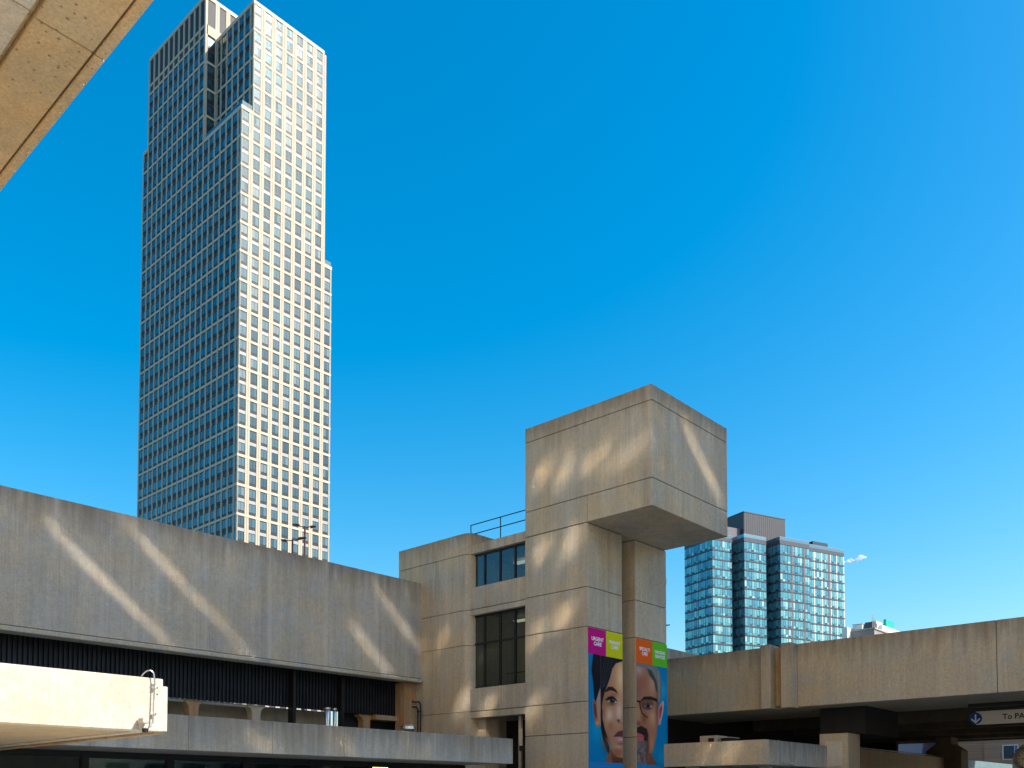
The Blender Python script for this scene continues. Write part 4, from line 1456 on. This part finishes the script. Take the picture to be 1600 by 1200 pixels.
# ------------------------------------------------------------------ unseen buildings added behind the viewer
# unseen slab added on the sun side to put the plaza in shade
ob = empty('shade_slab', (58, -19, 0), 'unseen tall slab added across the plaza to shade the concrete buildings', 'building', rz=math.atan2(0.485, 0.875))
obm = plain('sky_bounce_glass', (0.80, 0.85, 0.90), 0.18, 0.95, 0.05, 0.2)  # mirror skin added to bounce cool sky onto the shaded faces
UX, UY = Vector((0.875, 0.485, 0)), Vector((0.485, -0.875, 0))
cen = UX * 45 + UY * 49
ob.location = (cen.x, cen.y, 0)
link('wall', MB().box((-30.5, -9, 0), (5.5, 9, 66)).mesh('wall', [obm]), ob, loc=(0, 0, 0))
link('glare_block', MB().box((-105, -9, 0), (-30.55, 9, 13)).mesh('glare_block', [plain('grey_glare_block', (0.30, 0.28, 0.25), 0.8)]), ob, loc=(0, 0, 0))  # added low block that hides the bright horizon from the shop glass
ow, op = MB(), MB()
for k in range(20):
    z = 3 + 3.1 * k
    for j in range(11):
        x = -29 + 3.05 * j
        op.box((x, 9.0, z), (x + 1.8, 9.06, z + 1.7))
        op.box((x, -9.06, z), (x + 1.8, -9.0, z + 1.7))
tag(link('window_panes', op.mesh('window_panes', [M['railglass']]), ob, loc=(0, 0, 0)), kind='stuff')
link('roof_slab', MB().box((-30.8, -9.3, 66), (5.8, 9.3, 66.6)).mesh('roof_slab', [obm]), ob, loc=(0, 0, 0))

# unseen high-rise added so its warm wall and aimed panes light the shaded concrete
PHI = R(48)
sh = math.hypot(SUN.x, SUN.y)
refl = Vector((sh * math.cos(PHI), sh * math.sin(PHI), -SUN.z))
nrm_a = (PHI + math.atan2(SUN.y, SUN.x)) / 2
nrm = Vector((math.cos(nrm_a), math.sin(nrm_a), 0))
eax = Vector((-nrm.y, nrm.x, 0))
F0 = Vector((-14, -8, 0))
hb = empty('bounce_high_rise', F0, 'unseen high rise added to throw warm light and aimed reflections onto the plaza', 'building', rz=nrm_a)
STONE = plain('warm_bounce_stone', (0.80, 0.60, 0.38), 0.85, 0, 0.12, 0.3)  # warm colour chosen to bounce light onto the concrete
link('wall', MB().box((-16, -60, 0), (-0.16, 34, 38.5)).mesh('wall', [STONE]), hb, loc=(0, 0, 0))
link('wall', MB().box((-16, -60, 38.5), (-0.16, -32, 84)).mesh('wall', [STONE]), hb, loc=(0, 0, 0))
link('wall', MB().box((-16, 14, 38.5), (-0.16, 34, 84)).mesh('wall', [STONE]), hb, loc=(0, 0, 0))
link('pane_backing', MB().box((-16, -32, 38.5), (-0.2, 14, 84)).mesh('pane_backing', [plain('matt_black_pane_backing', (0.012, 0.012, 0.013), 0.9, 0, 0.1, 0.3, 0.05)]), hb, loc=(0, 0, 0))  # black backing added so the aimed panes stand out when sampling
link('roof_slab', MB().box((-16.2, -60.2, 84), (0.0, 34.2, 84.7)).mesh('roof_slab', [M['flange']]), hb, loc=(0, 0, 0))
m, nt, p = newmat('light_aiming_mirror')
p.inputs['Base Color'].default_value = (0.22, 0.18, 0.125, 1)
p.inputs['Metallic'].default_value = 1.0
p.inputs['Roughness'].default_value = 0.03
MIRROR = m
MIRROR_DIM = m.copy()
MIRROR_DIM.node_tree.nodes['Principled BSDF'].inputs['Base Color'].default_value = (0.105, 0.085, 0.058, 1)  # dimmer copy that weakens the thrown light spots
mframe = M['frame']
ZAX = Vector((0, 0, 1))


def back(P):
    P = Vector(P)
    t = nrm.dot(F0 - P) / nrm.dot(refl)
    q = P + refl * t - F0
    return q.dot(eax), q.z


def aimed_mirror(e_c, z_c, wd, h, target, mat=None):
    """added pane bowed to aim sunlight; target(a, b) is where the light from pane point (a, b) lands"""
    def slope(a, b):
        Q = F0 + eax * (e_c + a) + ZAX * (z_c + b)
        n = ((target(a, b) - Q).normalized() + SUN).normalized()
        return -n.dot(eax) / n.dot(nrm), -n.z / n.dot(nrm)
    a0, b0 = wd / 2, h / 2
    sp, sm = slope(a0, 0), slope(-a0, 0)
    tp, tm = slope(0, b0), slope(0, -b0)
    s0 = slope(0, 0)
    A = (sp[0] - sm[0]) / (4 * a0)
    B = (tp[1] - tm[1]) / (4 * b0)
    Cx = 0.5 * ((sp[1] - sm[1]) / (2 * a0) + (tp[0] - tm[0]) / (2 * b0))
    hgt = lambda a, b: s0[0] * a + s0[1] * b + A * a * a + B * b * b + Cx * a * b
    fr = MB()
    fr.box((-0.16, -wd / 2 - 0.06, -h / 2 - 0.06), (-0.11, wd / 2 + 0.06, h / 2 + 0.06))
    o = link('window', fr.mesh('window', [mframe]), hb, loc=(0, e_c, z_c))
    pn = MB()
    na, nb = 10, 10
    for i in range(nb + 1):
        for j in range(na + 1):
            a, b = wd * (j / na - 0.5), h * (i / nb - 0.5)
            pn.v.append((hgt(a, b), a, b))
    for i in range(nb):
        for j in range(na):
            k = i * (na + 1) + j
            pn.f.append((k, k + 1, k + na + 2, k + na + 1)); pn.m.append(0)
    link('pane', pn.mesh('pane', [mat or MIRROR], 0, True), o, loc=(0, 0, 0))


STREAKS = [[10.95, 28.93, 9.98, 13.75, 28.93, 7.48], [13.12, 28.93, 10.88, 16.59, 28.93, 7.6], [17.23, 28.93, 10.38, 18.29, 28.93, 9.17], [18.84, 28.93, 9.03, 19.98, 28.93, 7.74], [20.15, 28.93, 7.72, 21.25, 28.93, 6.73], [19.89, 28.93, 10.62, 21.69, 28.93, 9.19], [22.32, 28.93, 8.72, 23.24, 28.93, 7.65], [23.95, 28.93, 10.34, 25.54, 28.93, 8.01], [23.64, 28.93, 7.51, 24.32, 28.93, 6.71], [14.04, 28.93, 7.46, 14.64, 28.93, 6.83], [17.09, 28.93, 7.44, 17.8, 28.93, 6.76], [13.51, 22.15, 3.59, 14.33, 22.15, 2.95], [16.41, 22.15, 3.65, 17.37, 22.15, 2.92], [19.16, 22.15, 3.76, 20.13, 22.15, 2.95], [22.52, 22.15, 3.76, 22.94, 22.15, 2.99], [28.21, 17.15, 15.42, 30.61, 17.15, 12.83], [26.44, 17.15, 13.96, 26.67, 17.15, 13.01], [27.74, 17.15, 12.49, 28.16, 17.15, 11.82], [26.29, 19.97, 11.46, 26.95, 19.97, 10.29]]
BLOBS = [[26.0, 22.08, 14.03], [26.0, 21.02, 13.82], [26.0, 19.59, 14.01], [26.0, 18.05, 13.85], [26.0, 22.24, 11.06], [26.0, 20.78, 11.08], [26.0, 21.1, 8.39], [26.0, 22.41, 7.95], [26.0, 22.57, 5.09], [26.0, 29.06, 11.49], [26.0, 27.66, 11.25], [26.0, 27.45, 8.52], [26.0, 28.34, 5.55], [26.0, 26.41, 5.6], [26.12, 25.08, 5.26], [30.94, 18.13, 3.42], [30.94, 17.03, 3.43]]
def along(v, N):
    """a step v on the pane plane, carried along the reflected ray onto a wall of normal N"""
    return v - refl * (v.dot(N) / refl.dot(N))


for s in STREAKS:
    A, B = Vector(s[:3]), Vector(s[3:])
    P = (A + B) / 2
    (ea, za), (eb, zb), (ec, zc) = back(A), back(B), back(P)
    wd = max(abs(eb - ea), 0.7)
    sg_ = 1 if ea > eb else -1
    vz = along(ZAX, Vector((0, -1, 0)))
    far = (P - F0).length > 52
    h_ = (4.2 if wd > 2 else 2.6) if far else 1.9
    thick = (0.10 if wd > 2 else 0.16) if far else (0.13 if (A - B).length > 1.5 else 0.20)
    aimed_mirror(ec, zc, max(wd, 1.45) if far else wd, h_, lambda a, b, P=P, A=A, B=B, wd=max(wd, 1.45) if far else wd, sg_=sg_, vz=vz, t_=thick / 1.0: P + (A - B) * (sg_ * a / wd) + vz * (t_ * b), MIRROR_DIM if far else None)
# where each square pane sits on the facade; each is tilted on purpose to put its light on its spot
SEATS = [(-14.6, 73.0), (-17.2, 73.0), (-19.8, 74.2), (-22.4, 74.6), (-14.6, 70.4), (-17.2, 70.4), (-17.4, 67.8), (-14.8, 67.8), (-14.8, 65.2),
         (-8.5, 69.6), (-11.2, 69.6), (-11.2, 66.8), (-8.6, 66.8), (-11.6, 63.8), (-14.4, 62.4), (-26.6, 68.4), (-29.2, 68.4)]
for k, P in enumerate(BLOBS):
    P = Vector(P)
    e0, z0 = SEATS[k]
    tw_ = (0.6, 0.4, 1.2, 1.3, 0.7, 0.5, 0.6, 0.7, 0.7, 0.6, 0.4, 0.5, 0.7, 0.3, 0.3, 0.3, 0.4)[k]
    th_ = (0.4, 0.8, 0.2, 0.2, 0.4, 0.6, 0.4, 0.5, 0.4, 0.4, 0.4, 0.4, 0.3, 0.6, 0.5, 0.8, 0.8)[k]
    N = Vector((-1, 0, 0))
    ve, vz = along(eax, N), along(ZAX, N)
    aimed_mirror(e0, z0, 2.25, 2.25, lambda a, b, P=P, ve=ve, vz=vz, x=tw_ / 2.25, y=th_ / 2.25: P + ve * (a * x) + vz * (b * y), MIRROR_DIM)
